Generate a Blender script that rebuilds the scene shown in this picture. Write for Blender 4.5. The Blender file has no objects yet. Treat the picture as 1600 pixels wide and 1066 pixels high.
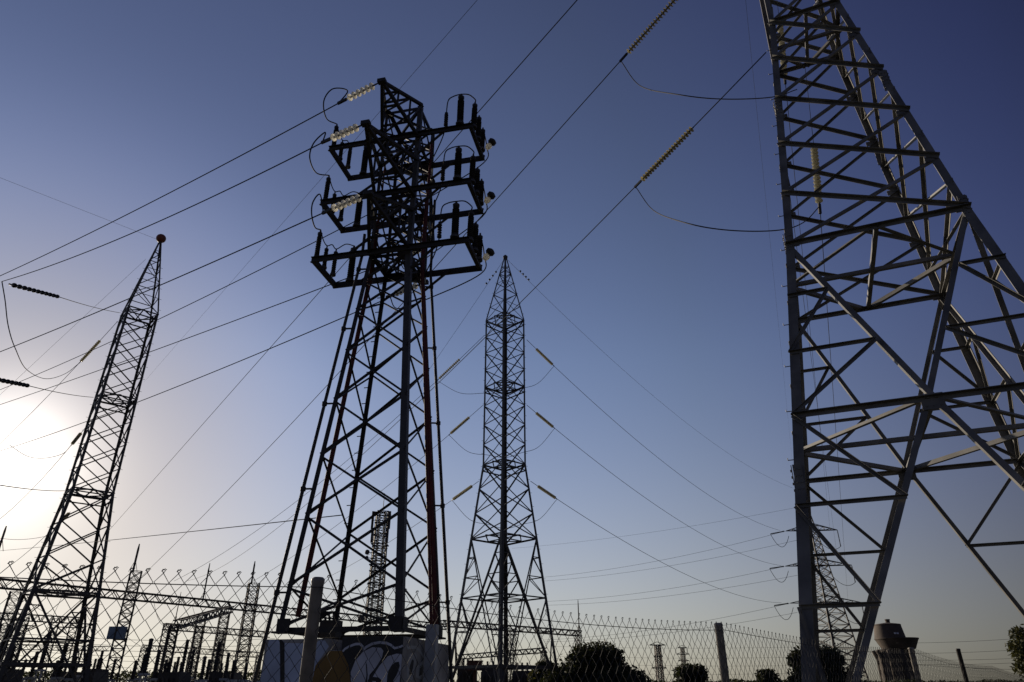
import bpy, math, random
from mathutils import Vector, Matrix
random.seed(7)
sc = bpy.context.scene
COL = sc.collection
R = math.radians
V = Vector

# ------------------------------------------------------------------ camera
EYE = 1.6
FPX = 1600 * 24 / 36
PITCH = 0.46863
CP, SP = math.cos(PITCH), math.sin(PITCH)
cam = bpy.data.cameras.new("camera")
camo = bpy.data.objects.new("camera", cam)
COL.objects.link(camo)
camo.location = (0, 0, EYE)
camo.rotation_euler = (math.pi / 2 + PITCH, 0, 0)
cam.lens = 24
cam.sensor_width = 36
cam.clip_start = 0.05
cam.clip_end = 20000
sc.camera = camo

# ------------------------------------------------------------------ sky, sun, exposure
SUN_AZ, SUN_EL = R(-37.5), R(14.0)
w = bpy.data.worlds.new("World")
sc.world = w
w.use_nodes = True
nt = w.node_tree
nt.nodes.clear()
wo = nt.nodes.new("ShaderNodeOutputWorld")
bg = nt.nodes.new("ShaderNodeBackground")
sky = nt.nodes.new("ShaderNodeTexSky")
sky.sky_type = 'NISHITA'
sky.sun_disc = False
sky.sun_elevation = SUN_EL
sky.sun_rotation = SUN_AZ
sky.air_density = 0.8
sky.dust_density = 0.1
sky.ozone_density = 2.0
SDIR = (math.sin(SUN_AZ) * math.cos(SUN_EL), math.cos(SUN_AZ) * math.cos(SUN_EL), math.sin(SUN_EL))
# polarised-looking sky: slightly deeper away from the sun (a function of the angle to the sun only)
def math_node(op, a, b=None):
    n = nt.nodes.new("ShaderNodeMath"); n.operation = op
    for i, x in enumerate((a, b)):
        if x is None: continue
        if isinstance(x, (int, float)): n.inputs[i].default_value = x
        else: nt.links.new(x, n.inputs[i])
    return n.outputs[0]
tcw = nt.nodes.new("ShaderNodeTexCoord")
dot = nt.nodes.new("ShaderNodeVectorMath"); dot.operation = 'DOT_PRODUCT'
nt.links.new(tcw.outputs["Generated"], dot.inputs[0]); dot.inputs[1].default_value = SDIR
sep = nt.nodes.new("ShaderNodeSeparateXYZ"); nt.links.new(tcw.outputs["Generated"], sep.inputs[0])
cg = math_node('MINIMUM', math_node('MAXIMUM', dot.outputs["Value"], 0.2), 1.0)
zz_ = math_node('MAXIMUM', sep.outputs[2], 0.0)
sc_ = math_node('ADD', math_node('SUBTRACT', math_node('MULTIPLY', cg, 5.195), math_node('MULTIPLY', math_node('MULTIPLY', cg, cg), 3.54)),
                math_node('MULTIPLY', math_node('EXPONENT', math_node('MULTIPLY', math_node('SUBTRACT', cg, 1.0), 1 / .006)), 0.582))
bump = math_node('DIVIDE', math_node('SUBTRACT', cg, 0.965), 0.062)
sc_ = math_node('ADD', sc_, math_node('MULTIPLY', math_node('EXPONENT', math_node('MULTIPLY', math_node('MULTIPLY', bump, bump), -1.0)), math_node('MULTIPLY', math_node('MINIMUM', math_node('MULTIPLY', zz_, 2.6), 1.0), 0.30)))
near = math_node('EXPONENT', math_node('MULTIPLY', math_node('SUBTRACT', cg, 1.0), 1 / .012))
core = math_node('EXPONENT', math_node('MULTIPLY', math_node('SUBTRACT', cg, 1.0), 1 / .0025))
sc_ = math_node('ADD', sc_, math_node('ADD', math_node('MULTIPLY', near, -0.16), math_node('MULTIPLY', core, 0.5)))
high = math_node('MINIMUM', math_node('MAXIMUM', math_node('MULTIPLY', math_node('SUBTRACT', zz_, 0.42), 2.6), 0.0), 1.0)
away = math_node('MAXIMUM', math_node('MULTIPLY', math_node('MINIMUM', math_node('SUBTRACT', 0.62, cg), 0.36), 2.8), 0.0)
away = math_node('MULTIPLY', away, math_node('MINIMUM', math_node('MULTIPLY', zz_, 2.0), 1.0))
wide = math_node('EXPONENT', math_node('MULTIPLY', math_node('SUBTRACT', cg, 1.0), 1 / .06))
hz_ = math_node('EXPONENT', math_node('MULTIPLY', zz_, -1 / .12))
cmb = nt.nodes.new("ShaderNodeCombineXYZ")
for i_, (g_, h_, t_, a_, n_) in enumerate(((-4.08, -1.174, -.16, .14, 0), (-4.268, -1.042, -.30, .10, .05), (-4.295, -1.163, -.26, .42, .02))):
    e_ = math_node('ADD', math_node('ADD', sc_, g_ + 2.996), math_node('MULTIPLY', hz_, h_))
    e_ = math_node('ADD', e_, math_node('ADD', math_node('MULTIPLY', high, t_), math_node('MULTIPLY', away, a_)))
    e_ = math_node('ADD', e_, math_node('ADD', math_node('MULTIPLY', near, n_), math_node('MULTIPLY', wide, (-.10, -.07, -.10)[i_])))
    nt.links.new(math_node('EXPONENT', e_), cmb.inputs[i_])
gm = nt.nodes.new("ShaderNodeGamma"); gm.inputs[1].default_value = 1.187
# dusty air: the sky greys out low down and round the sun
hazy = math_node('MINIMUM', math_node('ADD', math_node('MULTIPLY', math_node('EXPONENT', math_node('MULTIPLY', zz_, -1 / .3)), 0.8),
                 math_node('MULTIPLY', math_node('EXPONENT', math_node('MULTIPLY', math_node('SUBTRACT', cg, 1.0), 1 / .03)), 0.6)), 0.9)
bw_ = nt.nodes.new("ShaderNodeRGBToBW"); nt.links.new(sky.outputs[0], bw_.inputs[0])
mxs = nt.nodes.new("ShaderNodeMix"); mxs.data_type = 'RGBA'
nt.links.new(hazy, mxs.inputs[0]); nt.links.new(sky.outputs[0], mxs.inputs[6]); nt.links.new(bw_.outputs[0], mxs.inputs[7])
nt.links.new(mxs.outputs[2], gm.inputs[0])
v1 = nt.nodes.new("ShaderNodeVectorMath"); v1.operation = 'MULTIPLY'
nt.links.new(gm.outputs[0], v1.inputs[0]); nt.links.new(cmb.outputs[0], v1.inputs[1])
bg.inputs[1].default_value = 0.05
nt.links.new(v1.outputs[0], bg.inputs[0])
nt.links.new(bg.outputs[0], wo.inputs[0])
sun = bpy.data.lights.new("sun", 'SUN')
suno = bpy.data.objects.new("sun", sun)
COL.objects.link(suno)
sun.energy = 5.0
sun.angle = R(0.5)
sun.color = (1.0, 0.86, 0.68)
sdir = V((math.sin(SUN_AZ) * math.cos(SUN_EL), math.cos(SUN_AZ) * math.cos(SUN_EL), math.sin(SUN_EL)))
suno.rotation_euler = sdir.to_track_quat('Z', 'Y').to_euler()
suno.location = (-60, 80, 60)
sc.view_settings.view_transform = 'Standard'
sc.view_settings.look = 'None'
sc.view_settings.exposure = 0.0
sc.view_settings.gamma = 1.0

# ------------------------------------------------------------------ pixel <-> world
def ray(u, v):
    a, b = u - 800, 533 - v
    y = FPX * CP - b * SP
    return a / y, (FPX * SP + b * CP) / y

def pt(u, v, Y):
    x, z = ray(u, v)
    return V((x * Y, Y, EYE + z * Y))

def pz(u, v, z):
    x, k = ray(u, v)
    Y = (z - EYE) / k
    return V((x * Y, Y, z))

def pr(p):
    x, y, z = p[0], p[1], p[2] - EYE
    f = y * CP + z * SP
    return 800 + FPX * x / f, 533 - FPX * (-y * SP + z * CP) / f

# ------------------------------------------------------------------ materials
def mat(name, col, rough=0.6, metal=0.0, var=0.25, scale=6.0, trans=0.0, bump=0.0, col2=None):
    m = bpy.data.materials.new(name)
    m.use_nodes = True
    n = m.node_tree
    b = n.nodes["Principled BSDF"]
    tc = n.nodes.new("ShaderNodeTexCoord")
    nz = n.nodes.new("ShaderNodeTexNoise")
    nz.inputs["Scale"].default_value = scale
    nz.inputs["Detail"].default_value = 6
    rp = n.nodes.new("ShaderNodeValToRGB")
    rp.color_ramp.elements[0].position = 0.3
    rp.color_ramp.elements[1].position = 0.72
    c2 = col2 or tuple(min(1, c * (1 + var)) for c in col)
    c1 = tuple(c * (1 - var) for c in col)
    rp.color_ramp.elements[0].color = (*c1, 1)
    rp.color_ramp.elements[1].color = (*c2, 1)
    n.links.new(tc.outputs["Object"], nz.inputs["Vector"])
    n.links.new(nz.outputs["Fac"], rp.inputs[0])
    n.links.new(rp.outputs[0], b.inputs["Base Color"])
    b.inputs["Roughness"].default_value = rough
    b.inputs["Metallic"].default_value = metal
    if trans:
        b.inputs["Transmission Weight"].default_value = trans
    if bump:
        bp = n.nodes.new("ShaderNodeBump")
        bp.inputs["Strength"].default_value = bump
        n.links.new(nz.outputs["Fac"], bp.inputs["Height"])
        n.links.new(bp.outputs[0], b.inputs["Normal"])
    return m

def leafmat(name, col):
    m = mat(name, col, 0.7, 0, 0.45, 1.3)
    n = m.node_tree
    b = n.nodes["Principled BSDF"]
    b.inputs["Specular IOR Level"].default_value = 0.3
    out = [x for x in n.nodes if x.type == 'OUTPUT_MATERIAL'][0]
    tr = n.nodes.new("ShaderNodeBsdfTranslucent")
    tr.inputs[0].default_value = (col[0] * 1.3, col[1] * 1.2, col[2] * 0.6, 1)
    mx = n.nodes.new("ShaderNodeMixShader")
    mx.inputs[0].default_value = 0.25
    n.links.new(b.outputs[0], mx.inputs[1])
    n.links.new(tr.outputs[0], mx.inputs[2])
    n.links.new(mx.outputs[0], out.inputs[0])
    return m

def glassmat(name, col, tcol):
    m = mat(name, col, 0.12, 0, 0.1, 3)
    n = m.node_tree
    b = n.nodes["Principled BSDF"]
    b.inputs["Specular IOR Level"].default_value = 0.3
    out = [x for x in n.nodes if x.type == 'OUTPUT_MATERIAL'][0]
    tr = n.nodes.new("ShaderNodeBsdfTranslucent")
    tr.inputs[0].default_value = (*tcol, 1)
    mx = n.nodes.new("ShaderNodeMixShader")
    mx.inputs[0].default_value = 0.6
    n.links.new(b.outputs[0], mx.inputs[1])
    n.links.new(tr.outputs[0], mx.inputs[2])
    n.links.new(mx.outputs[0], out.inputs[0])
    return m

M_GALV = mat("weathered_galvanised_steel", (0.135, 0.130, 0.120), 0.5, 0.0, 0.42, 2.2, bump=0.05)
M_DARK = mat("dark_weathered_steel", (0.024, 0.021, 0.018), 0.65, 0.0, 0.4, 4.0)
M_GREY = mat("grey_painted_steel", (0.050, 0.048, 0.046), 0.6, 0.0, 0.25, 5.0)
M_FAR = mat("dull_lattice_steel", (0.055, 0.049, 0.042), 0.65, 0.0, 0.3, 2.0)
M_SUB = mat("substation_steel", (0.045, 0.038, 0.032), 0.7, 0.0, 0.3, 1.0)
M_WIRE = mat("aluminium_conductor", (0.025, 0.025, 0.025), 0.95, 0.0, 0.2, 2.0)
M_BLK = mat("black_rubber_sheath", (0.02, 0.02, 0.022), 0.9, 0, 0.3, 5.0)
M_PORC = mat("dark_polymer_sheds", (0.018, 0.016, 0.016), 0.8, 0, 0.3, 8.0)
M_RED = mat("red_cable_sheath", (0.085, 0.010, 0.008), 0.7, 0, 0.3, 3.0)
M_GLASS = glassmat("pale_glass_discs", (0.80, 0.81, 0.77), (0.95, 0.93, 0.85))
M_AMBER = glassmat("amber_glass_discs", (0.42, 0.41, 0.34), (0.60, 0.57, 0.44))
M_POLY = glassmat("grey_polymer_discs", (0.34, 0.33, 0.26), (0.60, 0.55, 0.36))
M_FENCE = mat("chain_link_wire", (0.05, 0.047, 0.044), 0.9, 0.0, 0.3, 8.0)
M_POST = mat("weathered_fence_post", (0.22, 0.20, 0.175), 0.65, 0.1, 0.35, 14.0, bump=0.15)
M_RUST = mat("rusty_post", (0.10, 0.045, 0.03), 0.8, 0, 0.4, 12.0)
M_BALL = mat("faded_red_marker_paint", (0.22, 0.055, 0.03), 0.6, 0, 0.35, 3.0)
M_CONC = mat("concrete", (0.30, 0.29, 0.27), 0.85, 0, 0.45, 2.5, bump=0.15)
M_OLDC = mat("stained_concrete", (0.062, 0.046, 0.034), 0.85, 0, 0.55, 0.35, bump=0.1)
M_WHITE = mat("white_spray_paint", (0.54, 0.55, 0.60), 0.7, 0, 0.3, 1.6)
M_BLUE = mat("pale_blue_spray_paint", (0.46, 0.52, 0.64), 0.7, 0, 0.3, 1.6)
M_BLACK = mat("black_spray_paint", (0.02, 0.02, 0.02), 0.6, 0, 0.3, 3.0)
M_YEL = mat("ochre_spray_paint", (0.17, 0.095, 0.018), 0.6, 0, 0.3, 2.0)
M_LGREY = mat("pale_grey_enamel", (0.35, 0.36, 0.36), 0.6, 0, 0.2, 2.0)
M_BOX = mat("blue_grey_sheet", (0.16, 0.22, 0.30), 0.5, 0.1, 0.2, 2.0)
M_LEAF = leafmat("dark_tree_leaves", (0.026, 0.032, 0.016))
M_LEAF2 = leafmat("olive_leaves", (0.055, 0.058, 0.026))
M_BARK = mat("bark", (0.08, 0.06, 0.045), 0.9, 0, 0.3, 5.0)
M_GRND = mat("dry_grass_and_earth", (0.030, 0.030, 0.018), 0.95, 0, 0.4, 0.8, bump=0.3)

# ------------------------------------------------------------------ mesh builder
class MB:
    def __init__(s):
        s.v = []; s.f = []
    def add(s, vs, fs):
        o = len(s.v)
        s.v += [tuple(p) for p in vs]
        s.f += [tuple(i + o for i in f) for f in fs]
    def prism(s, prof, p, q, e1, e2):
        n = len(prof)
        vs = [p + e1 * a + e2 * b for a, b in prof] + [q + e1 * a + e2 * b for a, b in prof]
        fs = [(i, (i + 1) % n, n + (i + 1) % n, n + i) for i in range(n)]
        fs += [tuple(range(n - 1, -1, -1)), tuple(range(n, 2 * n))]
        s.add(vs, fs)
    def angle(s, p, q, wd, e1, e2, t=None):
        p, q = V(p), V(q)
        d = (q - p).normalized()
        e1 = (e1 - d * e1.dot(d)).normalized()
        e2 = e2 - d * e2.dot(d)
        e2 = (e2 - e1 * e2.dot(e1)).normalized()
        t = t or wd * 0.11
        s.prism([(0, 0), (wd, 0), (wd, t), (t, t), (t, wd), (0, wd)], p, q, e1, e2)
    def bar(s, p, q, wd, h=None, up=None):
        p, q = V(p), V(q)
        d = (q - p).normalized()
        up = V(up) if up is not None else V((0, 0, 1))
        if abs(d.dot(up)) > 0.98: up = V((1, 0, 0))
        e1 = d.cross(up).normalized()
        e2 = e1.cross(d).normalized()
        a, b = wd / 2, (h or wd) / 2
        s.prism([(-a, -b), (a, -b), (a, b), (-a, b)], p, q, e1, e2)
    def box(s, c, sx, sy, sz, ex=V((1, 0, 0)), ey=V((0, 1, 0))):
        c = V(c)
        s.prism([(-sx / 2, -sy / 2), (sx / 2, -sy / 2), (sx / 2, sy / 2), (-sx / 2, sy / 2)],
                c - V((0, 0, sz / 2)), c + V((0, 0, sz / 2)), V(ex), V(ey))
    def tube(s, pts, r, n=6):
        pts = [V(p) for p in pts]
        rings = []
        e1 = None
        for i, p in enumerate(pts):
            d = (pts[min(i + 1, len(pts) - 1)] - pts[max(i - 1, 0)]).normalized()
            if e1 is None:
                up = V((0, 0, 1)) if abs(d.z) < 0.9 else V((1, 0, 0))
                e1 = d.cross(up).normalized()
            else:
                e1 = (e1 - d * e1.dot(d)).normalized()
            e2 = d.cross(e1)
            rr = r[i] if isinstance(r, (list, tuple)) else r
            rings.append([p + (e1 * math.cos(2 * math.pi * k / n) + e2 * math.sin(2 * math.pi * k / n)) * rr for k in range(n)])
        vs = [p for rg in rings for p in rg]
        fs = []
        for i in range(len(rings) - 1):
            for k in range(n):
                k2 = (k + 1) % n
                fs.append((i * n + k, i * n + k2, (i + 1) * n + k2, (i + 1) * n + k))
        fs.append(tuple(range(n - 1, -1, -1)))
        fs.append(tuple((len(rings) - 1) * n + k for k in range(n)))
        s.add(vs, fs)
    def lathe(s, p, d, prof, n=12):
        """prof: list of (distance along d, radius)"""
        p, d = V(p), V(d).normalized()
        up = V((0, 0, 1)) if abs(d.z) < 0.9 else V((1, 0, 0))
        e1 = d.cross(up).normalized(); e2 = d.cross(e1)
        vs = []
        for h, r in prof:
            for k in range(n):
                a = 2 * math.pi * k / n
                vs.append(p + d * h + (e1 * math.cos(a) + e2 * math.sin(a)) * max(r, 1e-4))
        fs = []
        for i in range(len(prof) - 1):
            for k in range(n):
                k2 = (k + 1) % n
                fs.append((i * n + k, i * n + k2, (i + 1) * n + k2, (i + 1) * n + k))
        fs.append(tuple(range(n - 1, -1, -1)))
        fs.append(tuple((len(prof) - 1) * n + k for k in range(n)))
        s.add(vs, fs)
    def ball(s, c, r, n=10):
        s.lathe(V(c) - V((0, 0, r)), (0, 0, 1), [(r - r * math.cos(math.pi * i / n), r * math.sin(math.pi * i / n)) for i in range(n + 1)], n * 2)
    def obj(s, name, m, parent=None, smooth=False):
        me = bpy.data.meshes.new(name)
        if parent is not None:
            o = parent
            off = V((0, 0, 0))
            while o is not None:
                off += o.location; o = o.parent
            s.v = [(a - off.x, b - off.y, c - off.z) for a, b, c in s.v]
        me.from_pydata(s.v, [], s.f)
        me.materials.append(m)
        if smooth:
            me.polygons.foreach_set("use_smooth", [True] * len(me.polygons))
        me.update()
        ob = bpy.data.objects.new(name, me)
        COL.objects.link(ob)
        if parent is not None: ob.parent = parent
        return ob

def tag(o, label=None, cat=None, group=None, kind=None):
    if label: o["label"] = label
    if cat: o["category"] = cat
    if group: o["group"] = group
    if kind: o["kind"] = kind
    return o

def thing(name, label, cat, loc=(0, 0, 0), group=None):
    o = bpy.data.objects.new(name, None)
    o.empty_display_size = 0.3
    COL.objects.link(o)
    o.location = loc
    return tag(o, label, cat, group)

def rot(th):
    return V((math.cos(th), math.sin(th), 0)), V((-math.sin(th), math.cos(th), 0))

# ------------------------------------------------------------------ ground
g = MB()
g.add([(-4000, -4000, 0), (4000, -4000, 0), (4000, 4000, 0), (-4000, 4000, 0)], [(0, 1, 2, 3)])
tag(g.obj("ground", M_GRND), kind="structure")

# ------------------------------------------------------------------ lattice tower generator
SG = [(-1, -1), (1, -1), (1, 1), (-1, 1)]      # corners A B C D

class Tower:
    ledges = ((0, 0),) * 4
    hl = (0, 0, 0, 0)
    def __init__(s, root, c, th, ra, prof, m):
        s.root = root; s.c = V((c[0], c[1], 0)); s.ex, s.ey = rot(th); s.ra = ra
        s.prof = prof; s.m = m
    def s(s_, z):
        p = s_.prof
        for (z0, a), (z1, b) in zip(p, p[1:]):
            if z <= z1 or (z1, b) == p[-1]:
                return a + (b - a) * (z - z0) / (z1 - z0)
    def P(s, k, z):
        a, b = SG[k % 4]; h = s.s(z)
        return s.c + s.ex * (a * h) + s.ey * (b * h * s.ra) + V((0, 0, z + EYE))
    def mid(s, k, z):
        return (s.P(k, z) + s.P(k + 1, z)) / 2
    def norm(s, k):
        return [-s.ey, s.ex, s.ey, -s.ex][k % 4]
    def legs(s, zs, wds):
        out = []
        for k in range(4):
            a, b = SG[k]
            mb = MB()
            for (z0, z1), wd in zip(zip(zs, zs[1:]), wds):
                mb.angle(s.P(k, z0), s.P(k, z1), wd, s.ex * -a, s.ey * -b)
            out.append(mb.obj("leg", s.m, s.root))
        return out
    def brace(s, mb, k, p, q, wd, depth=0.0, flip=False, ledge=0):
        if ledge:      # flange standing out at the upper edge: ledge=1 outwards, -1 inwards
            n = s.norm(k) * ledge
            d = (q - p).normalized()
            e1 = d.cross(n).normalized()
            if e1.z > 0: e1 = -e1
            o = n * (0.005 + depth) if ledge > 0 else n * (0.03 + depth)
            mb.angle(p + o - e1 * wd * .5, q + o - e1 * wd * .5, wd, e1, n)
            return
        """angle section on face k: one flange in the face, one pointing inwards"""
        n = -s.norm(k)
        d = (q - p).normalized()
        e1 = d.cross(n).normalized()
        if e1.z > 0: e1 = -e1
        if flip: e1 = -e1
        o = n * (0.012 + depth)
        mb.angle(p + o, q + o, wd, e1, n)
    def one(s, k, p, q, wd, depth=0.0, name="brace", m=None, flip=False, ledge=0):
        mb = MB(); s.brace(mb, k, p, q, wd, depth, flip, ledge)
        return mb.obj(name, m or s.m, s.root)
    def flat(s, p, q, wd, name="diaphragm_member", m=None):
        mb = MB(); d = (q - p).normalized()
        e1 = d.cross(V((0, 0, 1))).normalized()
        mb.angle(p, q, wd, e1, V((0, 0, 1)))
        return mb.obj(name, m or s.m, s.root)
    def xpanels(s, k, zs, wd, single=False):
        for i, (z0, z1) in enumerate(zip(zs, zs[1:])):
            if single:
                ld = s.ledges[k]
                s.one(k, s.P(k, z0), s.P(k + 1, z1), wd if ld[0] or ld == (0, 0) else wd * .72, 0.0, flip=True, ledge=ld[0])
                s.one(k, s.P(k, z1), s.P(k + 1, z0), wd if ld[1] or ld == (0, 0) else wd * .72, wd * 0.3, ledge=ld[1])
            else:
                mb = MB()
                s.brace(mb, k, s.P(k, z0), s.P(k + 1, z1), wd)
                s.brace(mb, k, s.P(k, z1), s.P(k + 1, z0), wd, wd * 0.3)
                mb.obj("cross_brace", s.m, s.root)
    def diaphragm(s, z, wd, single=False, ring=True):
        m = [s.mid(k, z) for k in range(4)]
        lines = [(m[k], m[(k + 1) % 4]) for k in range(4)] + [(m[0], m[2]), (m[1] + V((0, 0, .03)), m[3] + V((0, 0, .03)))]
        if ring:
            for k in range(4):
                s.one(k, s.P(k, z), s.P(k + 1, z), wd * 1.08, 0.0, "horizontal_member", ledge=s.hl[k])
        if single:
            for p, q in lines: s.flat(p, q, wd)
        else:
            mb = MB()
            for p, q in lines: mb.bar(p, q, wd * 0.7)
            mb.obj("diaphragm", s.m, s.root)
    def base(s, z0, zf, wd, single=False, nsub=2, zc=None, low=None):
        """big X on each face from the waist z0 to the foot zf, with sub bracing; returns crossing height"""
        a, b = s.s(z0), s.s(zf)
        zc = zc or z0 + (zf - z0) * a / (a + b)
        for k in range(4):
            K = s.mid(k, zc)
            for j, (c0, c1) in enumerate(((k, k + 1), (k + 1, k))):
                mb = MB()
                s.brace(mb, k, s.P(c0, z0), K, wd, wd * .3 * j, True); s.brace(mb, k, K, s.P(c1, zf), wd, wd * .3 * j, True)
                mb.obj("main_diagonal", s.m, s.root)
            subs = []
            for c0 in (k, k + 1):
                for i in range(1, nsub + 1):
                    t = i / (nsub + 1); t2 = (i + 1) / (nsub + 1)
                    z = z0 + (zc - z0) * t; zn = z0 + (zc - z0) * t2
                    n = s.P(c0, z0).lerp(K, t)
                    subs.append((s.P(c0, z), n)); subs.append((n, s.P(c0, zn)))
                lo = [0] + list(low or [i / (nsub + 1) for i in range(1, nsub + 1)])
                for tp, t in zip(lo, lo[1:]):
                    z = zc + (zf - zc) * t; zp = zc + (zf - zc) * tp
                    n = K.lerp(s.P(c0, zf), t)
                    subs.append((s.P(c0, z), n)); subs.append((s.P(c0, zp), n))
            if single:
                for p, q in subs: s.one(k, p, q, wd * 0.62, wd * 0.15, "sub_brace", ledge=s.hl[k])
            else:
                h = len(subs) // 2
                for part in (subs[:h], subs[h:]):
                    for i in range(0, h, 2):
                        mb = MB()
                        for p, q in part[i:i + 2]: s.brace(mb, k, p, q, wd * 0.6, wd * 0.15)
                        mb.obj("sub_brace", s.m, s.root)
        return zc

# ------------------------------------------------------------------ tower R : big steel tower at the right
RC = (7.758, 12.526); RTH = -0.396; RRA = 1.087
rz = [8.0, 9.401, 10.882, 12.373, 13.848, 15.239, 16.55, 17.8]
root = thing("lattice_tower", "huge grey steel lattice tower at the right edge, cut off by the photo's top", "transmission tower", (RC[0], RC[1], 0))
TR = Tower(root, RC, RTH, RRA, [(-2.2, 1.631 + .136 * 10.2), (8, 1.631), (17.8, 0.56), (27, 0.52)], M_GALV)
TR.ledges = ((0, 1), (0, 0), (-1, 0), (0, 0)); TR.hl = (1, 0, -1, 0)
rlegs = TR.legs([-1.6, 2.6, 8.0, 15.3, 27], [0.19, 0.165, 0.15, 0.125])
for k in (0, 2): TR.xpanels(k, rz, 0.082, True)
rzm = [(a + b) / 2 for a, b in zip(rz, rz[1:])]
for k in (1, 3): TR.xpanels(k, [8.0] + rzm, 0.08, True)
for k in range(4):
    zz = [17.8 + 1.15 * i for i in range(9)]
    mb = MB()
    for a, b in zip(zz, zz[1:]):
        TR.brace(mb, k, TR.P(k, a), TR.P(k + 1, b), 0.07); TR.brace(mb, k, TR.P(k, b), TR.P(k + 1, a), 0.07, .03)
    mb.obj("upper_lattice", M_GALV, root)
TR.diaphragm(8.0, 0.085, True)
TR.diaphragm(15.239, 0.08, True)
zcR = TR.base(8.0, -2.2, 0.098, True, zc=4.2, low=(.25, .49, .76))
TR.diaphragm(zcR, 0.085, True)
# gusset plates with bolts, splice plates and step bolts
for k in range(4):
    a, b = SG[k]
    for z in (8.0, 12.0, 3.0):
        mb = MB(); p = TR.P(k, z)
        for e, n in ((TR.ex * -a, TR.ey * b), (TR.ey * -b, TR.ex * a)):
            c = p + e * 0.085 + n * 0.004
            mb.prism([(-0.07, -0.007), (0.07, -0.007), (0.07, 0.007), (-0.07, 0.007)], c - V((0, 0, .3)), c + V((0, 0, .3)), e, n)
            for i in range(5):
                for j in (-1, 1):
                    mb.lathe(c + e * (j * .035) + V((0, 0, -.22 + .11 * i)), n, [(0, .014), (.026, .014)], 6)
        mb.obj("splice_plate", M_GALV, root)
for k in (0, 1):
    a, b = SG[k]
    for i in range(26):
        z = 3.4 + .45 * i
        p = TR.P(k, z); mb = MB()
        n = TR.ey * b if i % 2 else TR.ex * a
        if k == 1: n = TR.ey * -b * .2 + TR.ex * -a
        q = p + n * .09
        mb.tube([p, q, q + V((0, 0, .035))], .009, 5)
        mb.obj("step_bolt", M_GALV, rlegs[k])
# gusset plates where the bracing meets the legs and where the big diagonals cross
def gusset(T, k, c, e, sz, off):
    n = T.norm(k); u = n.cross(e).normalized(); c = c + n * off; mb = MB()
    mb.prism([(-sz, -.005), (sz, -.005), (sz, .005), (-sz, .005)], c - u * sz * .8, c + u * sz * .8, e, n)
    for i in (-1, 0, 1):
        for j in (-.5, .5):
            mb.lathe(c + e * (i * sz * .6) + u * (j * sz * .9), n, [(0, .012), (.020, .012)], 6)
    mb.obj("gusset_plate", T.m, T.root)
for k in (0, 2):
    for z in rz[:-1]:
        for c0, sg in ((k, 1), (k + 1, -1)):
            d = (TR.P(k + 1, z) - TR.P(k, z)).normalized() * sg
            gusset(TR, k, TR.P(c0, z) + d * .17, d, .085, .012 if k == 0 else -.022)
for k in range(4):
    d = (TR.P(k + 1, zcR) - TR.P(k, zcR)).normalized()
    gusset(TR, k, TR.mid(k, zcR) - V((0, 0, .05)), d, .17, .009 if k < 2 else -.03)
# crossarms above the photograph's edge
for z, L in ((20.4, 4.0), (22.2, 4.2), (24.0, 4.0)):
    for sgn in (-1, 1):
        mb = MB()
        tip = TR.c + TR.ey * 0 + TR.ex * (sgn * L) + V((0, 0, z + EYE))
        for k in ((0, 3) if sgn < 0 else (1, 2)):
            mb.bar(TR.P(k, z), tip, .08); mb.bar(TR.P(k, z + 1.2), tip, .07)
            for t in (.3, .6): mb.bar(TR.P(k, z).lerp(tip, t), TR.P(k, z + 1.2).lerp(tip, t), .05)
        mb.obj("crossarm", M_GALV, root)

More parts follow.
